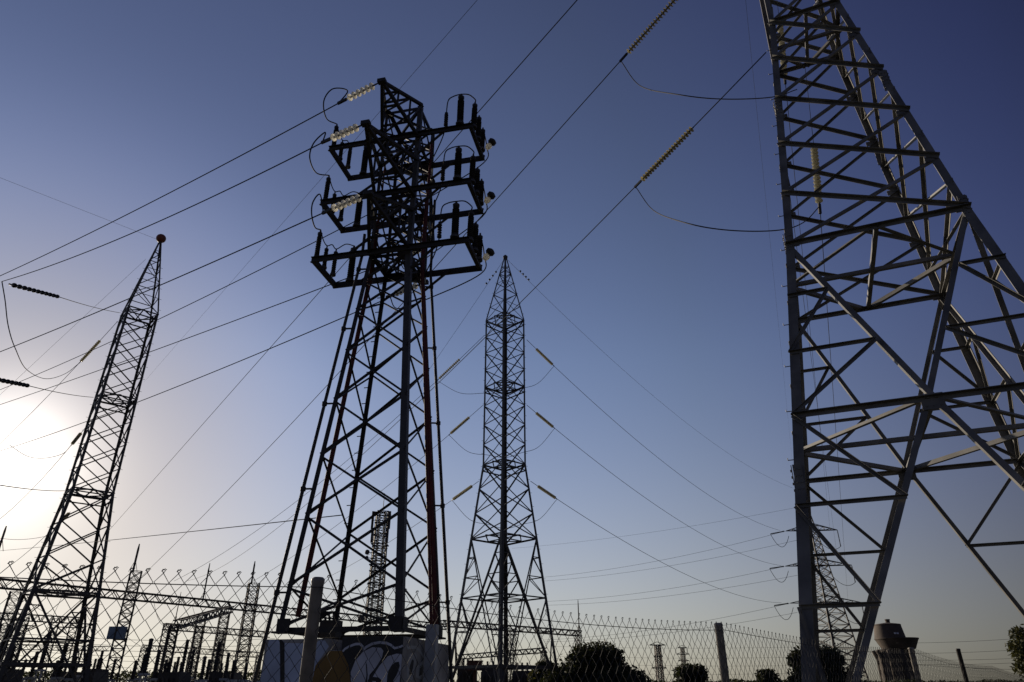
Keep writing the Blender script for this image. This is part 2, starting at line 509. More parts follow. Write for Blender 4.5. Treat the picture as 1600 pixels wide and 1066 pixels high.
# ------------------------------------------------------------------ towers C and L : slim towers with pointed tops
def slim_tower(name, label, c, th, zt, w1, w2, w3, zb, s1, s2, s3, sb, n_flare, ball):
    root = thing(name, label, "transmission tower", (c[0], c[1], 0))
    slope = (sb - s3) / (w3 - zb)
    foot = sb + slope * (zb + 1.6)
    T = Tower(root, c, th, 1.0, [(-1.6, foot), (zb, sb), (w3, s3), (w2, s2), (w1, s1), (zt, 0.10)], M_FAR)
    T.legs([-1.6, zb, w3, w1, zt], [0.26, 0.22, 0.19, 0.13])
    lin = lambda a, b, n: [a + (b - a) * i / n for i in range(n + 1)]
    for k in range(4):
        off = 0.5 if k % 2 else 0.0
        for a, b, n, wd in ((zb, w3, n_flare, .10), (w3, w2, 4, .085), (w2, w1, 4, .085)):
            T.xpanels(k, lin(a, b, n), wd)
        # peak: zigzag
        zz = [w1 + (zt - 0.6 - w1) * t for t in (0, .22, .43, .62, .79, .91)]
        mb = MB()
        for i, (a, b) in enumerate(zip(zz, zz[1:])):
            p, q = (T.P(k, a), T.P(k + 1, b)) if (i + k) % 2 else (T.P(k + 1, a), T.P(k, b))
            T.brace(mb, k, p, q, .065); T.brace(mb, k, T.P(k, b), T.P(k + 1, b), .06, .03)
        mb.obj("peak_bracing", M_FAR, root)
    for z in (w1, w2, w3, zb):
        T.diaphragm(z, .12)
        # a second, slightly lower ring makes the dark box at each waist
        if z != zb:
            mb = MB()
            for k in range(4): T.brace(mb, k, T.P(k, z - .55), T.P(k + 1, z - .55), .09)
            mb.obj("waist_ring", M_FAR, root)
    zc = T.base(zb, -1.2, .13)
    T.diaphragm(zc, .10)
    mb = MB()
    for k in range(4):
        p, q = T.P(k, 1.36), T.P(k + 1, 1.36)
        mb.bar(p, q, .14, .2)
    mb.obj("plinth_beam", M_FAR, root)
    mb = MB()
    if ball:
        mb.ball(V((c[0], c[1], zt + EYE + .25)), .44); mb.obj("marker_ball", M_BALL, root, True)
    else:
        mb.lathe(V((c[0], c[1], zt + EYE - .2)), (0, 0, 1), [(0, .22), (.25, .26), (.42, .12)], 10); mb.obj("cap", M_FAR, root)
    for i in range(30):                       # step bolts up one leg
        z = 2 + i * (zt - 4) / 30
        if i == 0: st = MB()
        for k in (1, 3):
            a, b = SG[k]
            p = T.P(k, z)
            st.bar(p, p + T.ex * (a * .17), .022)
    st.obj("step_bolts", M_FAR, root)
    return T
TC = slim_tower("lattice_tower", "slim dark lattice tower with a bare pointed top in the photo's middle", (-.701, 60), .741,
                40.25, 32.7, 25.5, 17.9, 11.37, 1.375, 1.362, 1.386, 2.05, 3, False)
TL = slim_tower("lattice_tower", "slim lattice tower with a round red ball on its top beside the low sun", (-33.61, 53.9), .717,
                38.04, 29.95, 21.75, 13.75, 6.22, 1.27, 1.362, 1.483, 2.18, 3, True)

# ------------------------------------------------------------------ tower M : cable terminal tower
MC = V((-2.735, 13.70, 0)); MTH = -0.216
mx, my = rot(MTH)
def ML(x, y, z): return MC + mx * x + my * y + V((0, 0, z + EYE))
rootM = thing("terminal_tower", "dark steel tower with three tiers of black insulators on a graffiti covered base", "transmission tower", (MC.x, MC.y, 0))
ZB, ZT = 0.87, 13.55
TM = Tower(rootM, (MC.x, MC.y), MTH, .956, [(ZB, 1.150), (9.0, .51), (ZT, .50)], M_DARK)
for k in range(4):
    a, b = SG[k]; mb = MB()
    lw = (.095, .135, .075, .075)[k]
    mb.angle(TM.P(k, ZB - .05), TM.P(k, 9.0), lw, mx * -a, my * -b)
    mb.angle(TM.P(k, 9.0), TM.P(k, ZT), lw * .85, mx * -a, my * -b)
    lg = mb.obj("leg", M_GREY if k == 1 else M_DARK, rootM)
    mb = MB(); p = TM.P(k, ZB)
    mb.box(p + V((0, 0, -.03)) - mx * a * .06 - my * b * .06, .26, .26, .03, mx, my)
    for e, n in ((mx * -a, my * b), (my * -b, mx * a)):
        c = p + e * .12 + n * .012 + V((0, 0, .12))
        mb.prism([(-.12, -.006), (.12, -.006), (.12, .006), (-.12, .006)], c - V((0, 0, .13)), c + V((0, 0, .07)), e, n)
    mb.obj("foot_plate", M_DARK, lg)
mz = [ZB + .05, 1.6, 2.9, 4.1, 5.3, 6.45, 7.5, 8.3, 9.0]
mz2 = [9.0, 9.75, 10.55, 11.3, 12.05, 12.8, ZT]
for k in range(4):
    TM.xpanels(k, mz, .043, True)
    TM.xpanels(k, mz2, .040, True)
for z in (ZB + .05, 9.0, 10.69, 12.43, ZT):
    for k in range(4): TM.one(k, TM.P(k, z), TM.P(k + 1, z), .085, .03, "horizontal_member")
for z in (9.05, 10.75, 12.48, ZT - .05):
    TM.flat(TM.P(0, z), TM.P(2, z), .06); TM.flat(TM.P(1, z + .04), TM.P(3, z + .04), .06)
# working platforms: rectangular frames
FZ = [9.0, 10.691, 12.436]; FX, FY = 1.936, .57
for z in FZ:
    for y in (-FY, FY):
        mb = MB()
        p, q = ML(-FX, y, z), ML(FX, y, z)
        e = -my if y < 0 else my
        for o in (0.0,):
            mb.prism([(0, -.075), (.055, -.075), (.055, -.063), (.010, -.063), (.010, .063), (.055, .063), (.055, .075), (0, .075)], p, q, e, V((0, 0, 1)))
        mb.obj("platform_beam", M_DARK, rootM)
    for x in (-FX + .06, FX - .06):
        mb = MB(); mb.bar(ML(x, -FY + .004, z - .01), ML(x, FY - .004, z - .01), .09, .12); mb.obj("platform_end_beam", M_DARK, rootM)
    for x, y in ((-1, -1), (1, -1), (-1, 1), (1, 1)):
        mb = MB()
        mb.bar(ML(x * .5, y * .50, z - .55 if x > 0 else z + .5), ML(x * 1.15, y * .53, z), .045)
        mb.obj("platform_stay", M_DARK, rootM)
# pointed arms, front and back, at three heights
ARM = [(13.03, 1.88), (11.17, 2.40), (9.62, 1.88)]
tips = {}
for i, (z, L) in enumerate(ARM):
    for sg in (-1, 1):
        mb = MB()
        tip = ML(0, sg * L, z); tips[(i, sg)] = tip
        ks = (0, 1) if sg < 0 else (3, 2)
        zu, zl = min(z + .52, ZT), z - .62
        U = [TM.P(k, zu) for k in ks]; D = [TM.P(k, zl) for k in ks]
        for a in U + D: mb.bar(a, tip, .075)
        for t in (.3, .6):
            u0, u1 = U[0].lerp(tip, t), U[1].lerp(tip, t); d0, d1 = D[0].lerp(tip, t), D[1].lerp(tip, t)
            for a, b in ((u0, u1), (d0, d1), (u0, d0), (u1, d1)): mb.bar(a, b, .045)
            mb.bar(U[0].lerp(tip, t - .3), u1, .035); mb.bar(U[1].lerp(tip, t - .3), d1, .035); mb.bar(U[0].lerp(tip, t - .3), d0, .035)
        mb.box(tip, .20, .12, .10, mx, my)
        mb.obj("insulator_arm", M_DARK, rootM)
# ladder bolts
for i in range(20):
    z = 1.6 + i * .38; k = 3; p = TM.P(k, z); mb = MB()
    mb.bar(p, p - mx * .12, .016)
    mb.obj("step_bolt", M_DARK, rootM)

# ------------------------------------------------------------------ concrete base with graffiti
ztop = 0.78 + EYE
base = thing("concrete_base", "concrete foundation block painted with graffiti letters under the dark terminal tower", "foundation", (MC.x, MC.y, 0))
bw = 1.26
def BL(x, y, z): return MC + mx * x + my * y + V((0, 0, z))
mb = MB()
def blk(x0, x1, y0, y1, z1):
    c = BL((x0 + x1) / 2, (y0 + y1) / 2, z1 / 2)
    mb.box(c, x1 - x0, y1 - y0, z1, mx, my)
YF, XR = -1.25, 1.25
blk(-1.24, -.07, YF, -.30, ztop - .06)         # plinth of the left leg
blk(.17, XR, YF, -.02, ztop - .04)             # plinth of the front leg
blk(-1.24, -.30, .30, 1.26, ztop - .05)
blk(.45, XR, .58, 1.30, ztop - .05)
blk(-.069, .169, YF + .004, 1.0, ztop - .24)   # lower infill
blk(.172, XR - .02, -.018, .578, ztop - .42)
mb.obj("block", M_CONC, base)
# graffiti : flat sheets of paint on the front and right faces
def stroke(mb, pts, wd, y, right=False):
    """a brush stroke of width wd, thickness 3 mm, on the front face (x,z) or the right face (y,z)"""
    n = len(pts)
    out, inn = [], []
    for i in range(n):
        a = pts[max(i - 1, 0)]; b = pts[min(i + 1, n - 1)]
        dx, dz = b[0] - a[0], b[1] - a[1]; l = math.hypot(dx, dz) or 1
        ww = wd * (0.75 + .25 * math.sin(math.pi * i / max(1, n - 1)))
        out.append((pts[i][0] - dz / l * ww / 2, pts[i][1] + dx / l * ww / 2))
        inn.append((pts[i][0] + dz / l * ww / 2, pts[i][1] - dx / l * ww / 2))
    for i in range(n - 1):
        poly(mb, [out[i], out[i + 1], inn[i + 1], inn[i]], y, right)
def poly(mb, pts, y, right=False):
    if right: vs = [BL(y, a, z) for a, z in pts]
    else: vs = [BL(a, y, z) for a, z in pts]
    mb.add(vs, [tuple(range(len(vs)))])
def arc(cx, cz, rx, rz, a0, a1, n=16, tilt=0):
    out = []
    for i in range(n + 1):
        a = R(a0 + (a1 - a0) * i / n)
        x, z = rx * math.cos(a), rz * math.sin(a)
        out.append((cx + x + z * tilt, cz + z))
    return out
GRAF = {
    'panelA': [(-1.27, 0.04), (-1.18, 0.72), (-0.98, 0.71), (-0.92, 0.41), (-0.8, 0.04)],
    'panelB': [(-0.72, 0.04), (-0.88, 0.66), (-0.48, 0.65), (-0.32, 0.64), (-0.24, 0.7), (-0.14, 0.69), (-0.06, 0.6), (-0.26, 0.31), (-0.33, 0.04)],
    'line': [(-0.8, 0.04), (-0.92, 0.41), (-0.98, 0.71), (-0.99, 0.83), (-0.96, 0.79), (-0.88, 0.66), (-0.72, 0.04)],
    'yellow': [(-0.33, 0.04), (-0.26, 0.31), (-0.05, 0.53), (0.18, 0.53), (0.33, 0.31), (0.48, 0.04)],
    'letter1': [(0.45, 0.04), (0.38, 0.21), (0.44, 0.38), (0.56, 0.51), (0.72, 0.58), (0.87, 0.57), (0.92, 0.52), (0.9, 0.42), (0.81, 0.28), (0.71, 0.17), (0.67, 0.04)],
    'letter2': [(0.71, 0.04), (0.77, 0.14), (0.87, 0.3), (1.0, 0.44), (1.15, 0.48), (1.28, 0.47), (1.3, 0.4), (1.3, 0.28), (1.24, 0.13), (1.21, 0.04)],
    'hole2': [(1.02, 0.06), (1.02, 0.17), (1.06, 0.28), (1.13, 0.35), (1.2, 0.36), (1.22, 0.3), (1.19, 0.19), (1.13, 0.09), (1.09, 0.04)],
    'stem': [(0.64, 0.04), (0.66, 0.17), (0.62, 0.39), (0.65, 0.32), (0.68, 0.17), (0.68, 0.04)],
    'ring': [(0.66, 0.04), (0.7, 0.11), (0.78, 0.14), (0.88, 0.13), (0.94, 0.08), (0.95, 0.04), (0.88, 0.04), (0.83, 0.08), (0.77, 0.08), (0.74, 0.04)],
    'outline': [(0.2, 0.52), (0.24, 0.56), (0.32, 0.6), (0.42, 0.63), (0.5, 0.63), (0.56, 0.58), (0.57, 0.54), (0.61, 0.58), (0.71, 0.63), (0.83, 0.65), (0.96, 0.64), (1.04, 0.61), (1.11, 0.56), (1.21, 0.58), (1.29, 0.6)],
    'r1': [(-0.97, 0.1), (-1.03, 0.25), (-1.0, 0.4), (-0.9, 0.49), (-0.68, 0.52), (-0.55, 0.48), (-0.58, 0.36), (-0.65, 0.22), (-0.72, 0.1)],
    'r1h': [(-0.89, 0.18), (-0.89, 0.31), (-0.79, 0.41), (-0.71, 0.39), (-0.73, 0.28), (-0.8, 0.17)],
    'r2': [(-0.57, 0.14), (-0.57, 0.28), (-0.39, 0.38), (-0.19, 0.41), (-0.14, 0.33), (-0.19, 0.19), (-0.27, 0.11)],
    'r2h': [(-0.4, 0.16), (-0.39, 0.28), (-0.25, 0.34), (-0.18, 0.29), (-0.23, 0.19)],
    'routline': [(-1.1, 0.61), (-1.03, 0.57), (-0.88, 0.59), (-0.66, 0.6), (-0.42, 0.55), (-0.24, 0.47), (-0.1, 0.46)],
}
def gpts(k): return [(min(a, XR - .002) if k[0] != 'r' or k == 'ring' else a, EYE + (z if z > .045 else z - .35)) for a, z in GRAF[k]]
def clip_top(pts, top): return [(a, min(z, top)) for a, z in pts]
def paint(name, m, items):
    mb = MB()
    for k, off, right in items:
        poly(mb, clip_top(gpts(k), ztop - .062), (XR + off) if right else (YF - off), right)
    return mb.obj(name, m, base)
mb = MB()
poly(mb, [(.172, .15), (.172, ztop - .042), (XR - .002, ztop - .042), (XR - .002, .15)], YF - .003)
mb.obj("black_ground", M_BLACK, base)
paint("painted_panel", M_BLUE, [("panelA", .004, 0), ("panelB", .004, 0)])
paint("painted_line", M_BLACK, [("line", .006, 0)])
paint("ochre_triangle", M_YEL, [("yellow", .007, 0)])
paint("white_letter", M_WHITE, [("letter1", .008, 0), ("letter2", .009, 0)])
paint("black_letter_outline", M_BLACK, [("hole2", .012, 0), ("stem", .012, 0), ("ring", .013, 0)])
mb = MB(); stroke(mb, gpts("outline"), .042, YF - .010); mb.obj("white_outline", M_WHITE, base)
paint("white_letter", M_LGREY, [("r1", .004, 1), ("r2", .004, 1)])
paint("black_letter_outline", M_BLACK, [("r1h", .008, 1), ("r2h", .008, 1)])
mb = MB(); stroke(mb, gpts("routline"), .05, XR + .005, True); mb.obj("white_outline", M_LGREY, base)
# ------------------------------------------------------------------ cables, conduits on tower M
def smooth(pts, n=8):
    pts = [V(p) for p in pts]; out = []
    ext = [pts[0] * 2 - pts[1]] + pts + [pts[-1] * 2 - pts[-2]]
    for i in range(1, len(ext) - 2):
        p0, p1, p2, p3 = ext[i - 1:i + 3]
        for j in range(n):
            t = j / n
            out.append(.5 * ((2 * p1) + (p2 - p0) * t + (2 * p0 - 5 * p1 + 4 * p2 - p3) * t * t + (3 * p1 - p0 - 3 * p2 + p3) * t ** 3))
    out.append(pts[-1]); return out
c = BL(-.80, .25, EYE + .98); jb = thing("junction_box", "dark cable junction box between the left feet of the terminal tower", "junction box", c)
mb = MB(); mb.box(c, .34, .28, .30, mx, my); mb.obj("case", M_DARK, jb)
mb = MB()
for k in range(4): mb.tube(smooth([c + mx * (-.12 + .08 * k) + V((0, 0, .15)), c + mx * (-.2 + .1 * k) + V((0, 0, .3)), c + mx * (-.34 + .05 * k) + V((0, 0, .22)), c + mx * -.42 + V((0, 0, -.1))], 4), .022, 6)
mb.obj("cable_tails", M_BLK, jb)

def sM(z): return TM.s(z)
for i in range(3):
    mb = MB()
    zs = [.9, 2, 4, 6, 8, 9, 10.3 + i, 10.9 + i]
    pts = [ML(sM(z) + .05 + .012 * (i % 2), sM(z) * (.28 + .16 * i) - .02 * i, z) for z in zs]
    mb.tube(smooth(pts, 4), .032, 7)
    tag(mb.obj("power_cable", M_RED, None, True), ["red sheathed cable climbing the right face of the terminal tower, nearest the pale front leg",
        "red sheathed cable climbing the right face of the terminal tower, middle of the three", "red sheathed cable climbing the right face of the terminal tower, nearest the rear right leg"][i], "cable", "red cables on the right face")
for i in range(3):
    mb = MB()
    zs = [1.15, 2, 4, 6, 8, 9, 9.6 + i, 10.2 + i]
    pts = [ML(-sM(z) - .05, -sM(z) * .38 + .055 * i, z) for z in zs]
    mb.tube(smooth(pts, 4), .024, 7)
    tag(mb.obj("power_cable", M_RED, None, True), ["red sheathed cable climbing the left face of the terminal tower, nearest the front left leg",
        "red sheathed cable climbing the left face of the terminal tower, middle of the three", "red sheathed cable climbing the left face of the terminal tower, nearest the rear left leg"][i], "cable", "red cables on the left face")
mb = MB()
ct = pt(676, 976, 13.15)
mb.box(V((ct.x, ct.y, ct.z / 2)), .19, .16, ct.z, mx, my)
cd = tag(mb.obj("cable_guard", M_LGREY), "pale square steel cable guard rising beside the graffiti block", "cable guard")
for nm, k, dx, dy, r_, zt_ in (("left", 0, -.17, -.02, .036, 9.6), ("right", 2, .14, .05, .034, 11.2)):
    mb = MB()
    a, b = SG[k]
    pts = [ML(a * (sM(z) if z > ZB else 1.15 + (ZB - z) * .079) + dx, b * (sM(z) if z > ZB else 1.15 + (ZB - z) * .079) * .956 + dy, z) for z in (-1.6, ZB, 3, 5, 7, 9.0, zt_)]
    mb.tube(pts, r_, 8)
    o = tag(mb.obj("conduit", M_DARK, None), "dark vertical conduit pipe strapped outside the %s legs of the terminal tower" % nm, "conduit")
    for z in (1.5, 3.4, 5.2, 7.0, 8.6):
        h = sM(z); c = ML(a * h + dx, b * h * .956 + dy, z); mb = MB()
        mb.lathe(c - V((0, 0, .04)), (0, 0, 1), [(0, r_ * 1.5), (.08, r_ * 1.5)], 8)
        mb.bar(c, TM.P(k, z), .03)
        mb.obj("clamp", M_DARK, o)

# ------------------------------------------------------------------ insulators and terminations
def shed_profile(h, r, n, core=.6):
    pr_ = [(0, r * 1.0), (h * .06, r * 1.0), (h * .06, r * core)]
    for i in range(n):
        z0 = h * (.08 + .84 * i / n); dz = h * .84 / n
        pr_ += [(z0 + dz * .15, r * core), (z0 + dz * .35, r), (z0 + dz * .5, r * .98), (z0 + dz * .75, r * core)]
    pr_ += [(h * .94, r * core), (h * .94, r * .8), (h, r * .8)]
    return pr_
def termination(p, h, r, label, kind, group, tilt=(0, 0)):
    t = thing(kind, label, "insulator", p, group)
    d = V((tilt[0], tilt[1], 1)).normalized()
    mb = MB(); mb.lathe(p + d * .06, d, shed_profile(h - .14, r, max(5, int(h / .075))), 12); mb.obj("shed_column", M_PORC, t, False)
    mb = MB(); mb.lathe(p, d, [(0, r * 1.25), (.05, r * 1.25), (.06, r * .8)], 10); mb.obj("base_flange", M_GREY, t)
    mb = MB(); mb.lathe(p + d * (h - .09), d, [(0, r * .9), (.06, r * .95), (.07, r * .35), (.16, r * .3)], 10); mb.obj("cap", M_DARK, t)
    return p + d * (h + .07)
tier = ["lowest", "middle", "top"]
TOPS = {}
for i, z in enumerate(FZ):
    tr_ = tier[i]
    zz = z + .075
    TOPS[(i, 'Rbig')] = termination(ML(1.60, -.60, zz), .98, .088, "fat black arrester standing on the front beam at the right of the %s platform" % tr_, "surge_arrester", "arresters on the terminal tower")
    for j, y in enumerate((-.42, 0.0, .40)):
        TOPS[(i, 'R%d' % j)] = termination(ML(1.90, y, zz), .86 - .05 * j, .074, "black ribbed bushing on the right end beam of the %s platform, %s of three" % (tr_, ["frontmost", "middle", "rearmost"][j]), "bushing", "bushings on the right ends", (.02, .05))
    for j, (x, y, h, r_) in enumerate(((-1.86, -.50, .78, .062), (-1.87, -.08, .60, .055), (-1.80, .26, .72, .058))):
        TOPS[(i, 'L%d' % j)] = termination(ML(x, y, zz), h, r_, "black ribbed bushing on the left end of the %s platform, %s of three" % (tr_, ["frontmost", "middle", "rearmost"][j]), "bushing", "bushings on the left ends")
    TOPS[(i, 'Lbig')] = termination(ML(-1.50, .60, zz - .02), 1.02, .086, "fat black arrester standing on the rear beam at the left of the %s platform" % tr_, "surge_arrester", "arresters on the terminal tower")
    # small glass knob insulator on the far right corner
    c = ML(2.06, .30, z + .02)
    kt = thing("knob_insulator", "small pale glass knob sticking out at the right corner of the %s platform" % tr_, "insulator", c, "glass knobs")
    mb = MB(); mb.lathe(c, mx * .6 + V((0, 0, .8)), [(0, .05), (.06, .08), (.12, .085), (.16, .04)], 10); mb.obj("glass_disc", M_GLASS, kt, True)
    mb = MB(); mb.lathe(c + (mx * .6 + V((0, 0, .8))) * .16, mx * .6 + V((0, 0, .8)), [(0, .06), (.05, .11), (.12, .11), (.16, .05)], 10); mb.obj("cap", M_DARK, kt, True)
    # cable sealing end hanging in the lead beside the arrester
    c = ML(1.20, -.52, z + .22)
    st = thing("sealing_end", "small black sealing end in the cable beside the right arrester of the %s platform" % tr_, "insulator", c, "sealing ends")
    mb = MB(); mb.lathe(c, (0, 0, 1), shed_profile(.42, .055, 5), 10); mb.obj("shed_column", M_PORC, st)
    # lead : cable from below, through the sealing end, up and over to the arrester and the bushing
    A = TOPS[(i, 'Rbig')]; B = TOPS[(i, 'R0')]
    mb = MB()
    mb.tube(smooth([ML(.85, -.30, z - .55), ML(1.10, -.46, z - .15), c, c + V((0, 0, .45)), c + V((0, 0, .85)) + mx * .03, c.lerp(A, .45) + V((0, 0, .52)), A + V((0, 0, .0)), A.lerp(B, .55) + V((0, 0, .14)), B + V((0, 0, .10)), B]), .016, 6)
    tag(mb.obj("cable_lead", M_BLK, None, True), "black cable lead looping over the right arrester of the %s platform" % tr_, "cable", "cable leads on the right")
    mb = MB()
    q = [TOPS[(i, 'L0')], TOPS[(i, 'L1')], TOPS[(i, 'L2')], TOPS[(i, 'Lbig')]]
    mb.tube(smooth([q[0], q[0].lerp(q[1], .5) - V((0, 0, .08)), q[1], q[1].lerp(q[2], .5) + V((0, 0, .08)), q[2], q[2].lerp(q[3], .5) + V((0, 0, .1)), q[3]]), .014, 6)
    tag(mb.obj("cable_lead", M_BLK, None, True), "black cable linking the left bushings of the %s platform" % tr_, "cable", "cable leads on the left")

# ------------------------------------------------------------------ insulator strings and wires
disc_cache = {}
def disc_mesh(m, r, pitch):
    k = (m.name, r, pitch)
    if k not in disc_cache:
        mb = MB()
        mb.lathe(V((0, 0, 0)), (0, 0, 1), [(0, r * .25), (pitch * .30, r * .3), (pitch * .32, r), (pitch * .42, r), (pitch * .70, r * .55), (pitch * .75, r * .28), (pitch, r * .22)], 12)
        if m is M_PORC:
            mb = MB(); mb.lathe(V((0, 0, 0)), (0, 0, 1), [(0, r * .3), (pitch * .40, r * .3), (pitch * .44, r), (pitch * .52, r), (pitch * .56, r * .3), (pitch, r * .3)], 12)
        me = bpy.data.meshes.new("glass_disc"); me.from_pydata(mb.v, [], mb.f); me.materials.append(m)
        disc_cache[k] = me
    return disc_cache[k]
def string(p, q, n, r, m, label, group, fittings=True):
    """string of n discs from p to q (q is the line side)"""
    p, q = V(p), V(q)
    d = (q - p); L = d.length; d.normalize()
    t = thing("insulator_string", label, "insulator", p, group)
    pitch = L / n
    me = disc_mesh(m, r, round(pitch, 3))
    qt = d.to_track_quat('Z', 'Y')
    for i in range(n):
        o = bpy.data.objects.new("glass_disc", me); COL.objects.link(o)
        o.parent = t; o.location = d * (pitch * i); o.rotation_mode = 'QUATERNION'; o.rotation_quaternion = qt
    mb = MB(); mb.tube([p - d * .05, q + d * .05], r * .2, 6); mb.obj("pin_chain", M_DARK, t)
    mb = MB(); mb.bar(q + d * .02, q + d * .34, .05, .07); mb.obj("dead_end_clamp", M_DARK, t)
    return t
def sagpts(P, Q, sag, n=40):
    return [P.lerp(Q, i / n) - V((0, 0, 4 * sag * (i / n) * (1 - i / n))) for i in range(n + 1)]
def solve_sag(P, Q, mid):
    um, vm = mid
    def off(s):
        pp = [pr(p) for p in sagpts(P, Q, s)]
        best = None
        for (u0, v0), (u1, v1) in zip(pp, pp[1:]):
            if min(u0, u1) <= um <= max(u0, u1) and u0 != u1:
                return v0 + (v1 - v0) * (um - u0) / (u1 - u0) - vm
        return 0
    lo, hi = -5, 30
    for _ in range(40):
        c = (lo + hi) / 2
        if off(c) < 0: lo = c
        else: hi = c
    return max(0, (lo + hi) / 2)
def wire(P, Q, label, r=.015, mid=None, sag=None, group="conductors", name="conductor", m=None, n=40):
    P, Q = V(P), V(Q)
    s = solve_sag(P, Q, mid) if mid else (sag or 0)
    mb = MB(); mb.tube(sagpts(P, Q, s, n), r, 5)
    return tag(mb.obj(name, m or M_WIRE, None, True), label, "power line", group)
def cablepts(pts, label, r=.016, group="jumper loops", name="jumper_cable", n=8):
    mb = MB(); mb.tube(smooth(pts, n), r, 6)
    return tag(mb.obj(name, M_BLK, None, True), label, "cable", group)

# front circuit of tower M : three lines to the left
ends = [(-60, 458, 26, (270, 299)), (3, 440, 24, (260, 341)), (-60, 573, 26, (250, 446))]
word = ["top", "middle", "lowest"]
clampF = []
for i, (u, v, Y, mid) in enumerate(ends):
    tip = tips[(i, -1)]; E = pt(u, v, Y)
    d = (E - tip).normalized()
    a, b = tip + d * .28, tip + d * 1.20
    mb = MB(); mb.tube([tip, a], .02, 6)
    string(a, b, 6, .092, M_GLASS, "short string of bright glass discs on the %s front arm of the terminal tower" % word[i], "glass strings on the terminal tower")
    wire(tip + d * 1.35, E, ["uppermost black conductor running left from the top front arm of the terminal tower", "second black conductor running left from the middle front arm of the terminal tower", "third black conductor running left from the lowest front arm of the terminal tower"][i], .016, mid=mid)
    mb.obj("shackle", M_DARK, rootM)
    c = tip + d * 1.5; clampF.append(c)
    B = TOPS[(2 - i, 'L0')]
    uc, vc = pr(c); ub, vb = pr(B); Yc = c.y; Yb = B.y
    sx = [(-.2, -12), (-36, -8), (-44, 24)][0]
    if i == 0: pts = [c, pt(543, 142, Yc), pt(520, 139, Yc), pt(506, 158, Yc), pt(510, 185, (Yc + Yb) / 2), B]
    elif i == 1: pts = [c, pt(508, 207, Yc), pt(490, 224, Yc), pt(484, 247, Yc), pt(494, 270, (Yc + Yb) / 2), B]
    else: pts = [c, pt(500, 304, Yc), pt(489, 316, Yc), pt(487, 335, Yc), pt(492, 355, (Yc + Yb) / 2), B]
    cablepts(pts, "black jumper loop curving from the %s front conductor down to its left bushing" % word[i], .016)
# rear circuit of tower M
rends = [(-60, 632, 40, (300, 474)), (-60, 652, 40, (300, 526)), (-60, 722, 42, (300, 595))]
for i, (u, v, Y, mid) in enumerate(rends):
    tip = tips[(i, 1)]; E = pt(u, v, Y)
    d = (E - tip).normalized()
    string(tip + d * .3, tip + d * 1.2, 6, .092, M_GLASS, "short string of bright glass discs on the %s rear arm, behind the terminal tower's lattice" % word[i], "glass strings on the terminal tower")
    wire(tip, E, ["fourth black conductor down, running left from behind the terminal tower", "fifth black conductor down, running left from behind the terminal tower", "lowest black conductor of the six running left from the terminal tower"][i], .016, mid=mid)
    B = TOPS[(2 - i, 'R2')]
    c = tip + d * 1.4
    cablepts([c, c + V((.25, .1, -.35)), c.lerp(B, .5) + V((0, .3, -.75)), ML(1.9, .62, FZ[2 - i] - .15), ML(2.0, .5, FZ[2 - i] + .3), B], "black slack cable from the %s rear conductor to the right end of its platform" % word[i], .015)

# tower R : lines to the far left
def Rside(z, k=3): return TR.mid(k, z)
def along(P, Q, s, t): return P.lerp(Q, t) - V((0, 0, 4 * s * t * (1 - t)))
def long_line(P, Q, mid, label, r, d0, d1, nd, rd, m, slabel, sgroup, group="conductors"):
    s = solve_sag(P, Q, mid)
    L = (Q - P).length
    a, b = along(P, Q, s, d0 / L), along(P, Q, s, d1 / L)
    string(a, b, nd, rd, m, slabel, sgroup)
    mb = MB(); mb.tube(sagpts(P, Q, s, 60), r, 5)
    tag(mb.obj("conductor", M_WIRE, None, True), label, "power line", group)
    return along(P, Q, s, (d1 + .3) / L)
def dist_for(P, Q, s, u):      # arc distance where the line crosses image column u
    L = (Q - P).length
    for i in range(4000):
        t = i / 4000
        if pr(along(P, Q, s, t))[0] < u: return t * L
    return 1
Pc = pt(1197, 82, 12.6); Qc = pt(290, 908, 100)
s_ = solve_sag(Pc, Qc, (815, 471))
cc = long_line(Pc, Qc, (815, 471), "straight black conductor falling from the right tower past the pointed middle tower", .016,
               dist_for(Pc, Qc, s_, 1082), dist_for(Pc, Qc, s_, 1003), 21, .095, M_POLY, "long string of dull discs on the conductor tied to the right tower's near leg", "long strings at the right tower")
Pb = pt(1118, -72, 12.0); Qb = pt(90, 1012, 90)
s_ = solve_sag(Pb, Qb, (755, 335))
cb = long_line(Pb, Qb, (755, 335), "black conductor falling from the top edge behind the terminal tower to the lower left", .016,
               dist_for(Pb, Qb, s_, 1062), dist_for(Pb, Qb, s_, 981), 21, .095, M_POLY, "long string of dull discs hanging down from the top edge of the photo", "long strings at the right tower")
wire(pt(962, -68, 12), pt(150, 852, 80), "black conductor crossing the top edge and passing close behind the upper right arrester", .016, mid=(684, 236))
wire(pt(800, -62, 12), pt(225, 597, 70), "thin ground wire crossing the top edge and passing behind the terminal tower's top arm", .007, mid=(500, 281), group="ground wires", name="ground_wire")
cablepts([cc, pt(1020, 328, cc.y), pt(1070, 348, 12.8), pt(1140, 360, 12.9), pt(1215, 360, 13.2), pt(1255, 348, 14.0), pt(1281, 322, 14.6)], "lower black jumper curving from the long string to the right tower", .014)
cablepts([cb, pt(1000, 134, cb.y), pt(1060, 148, 12.6), pt(1130, 155, 12.8), pt(1206, 152, 13.2), pt(1245, 140, 13.8)], "upper black jumper curving from the long string to the right tower", .014)
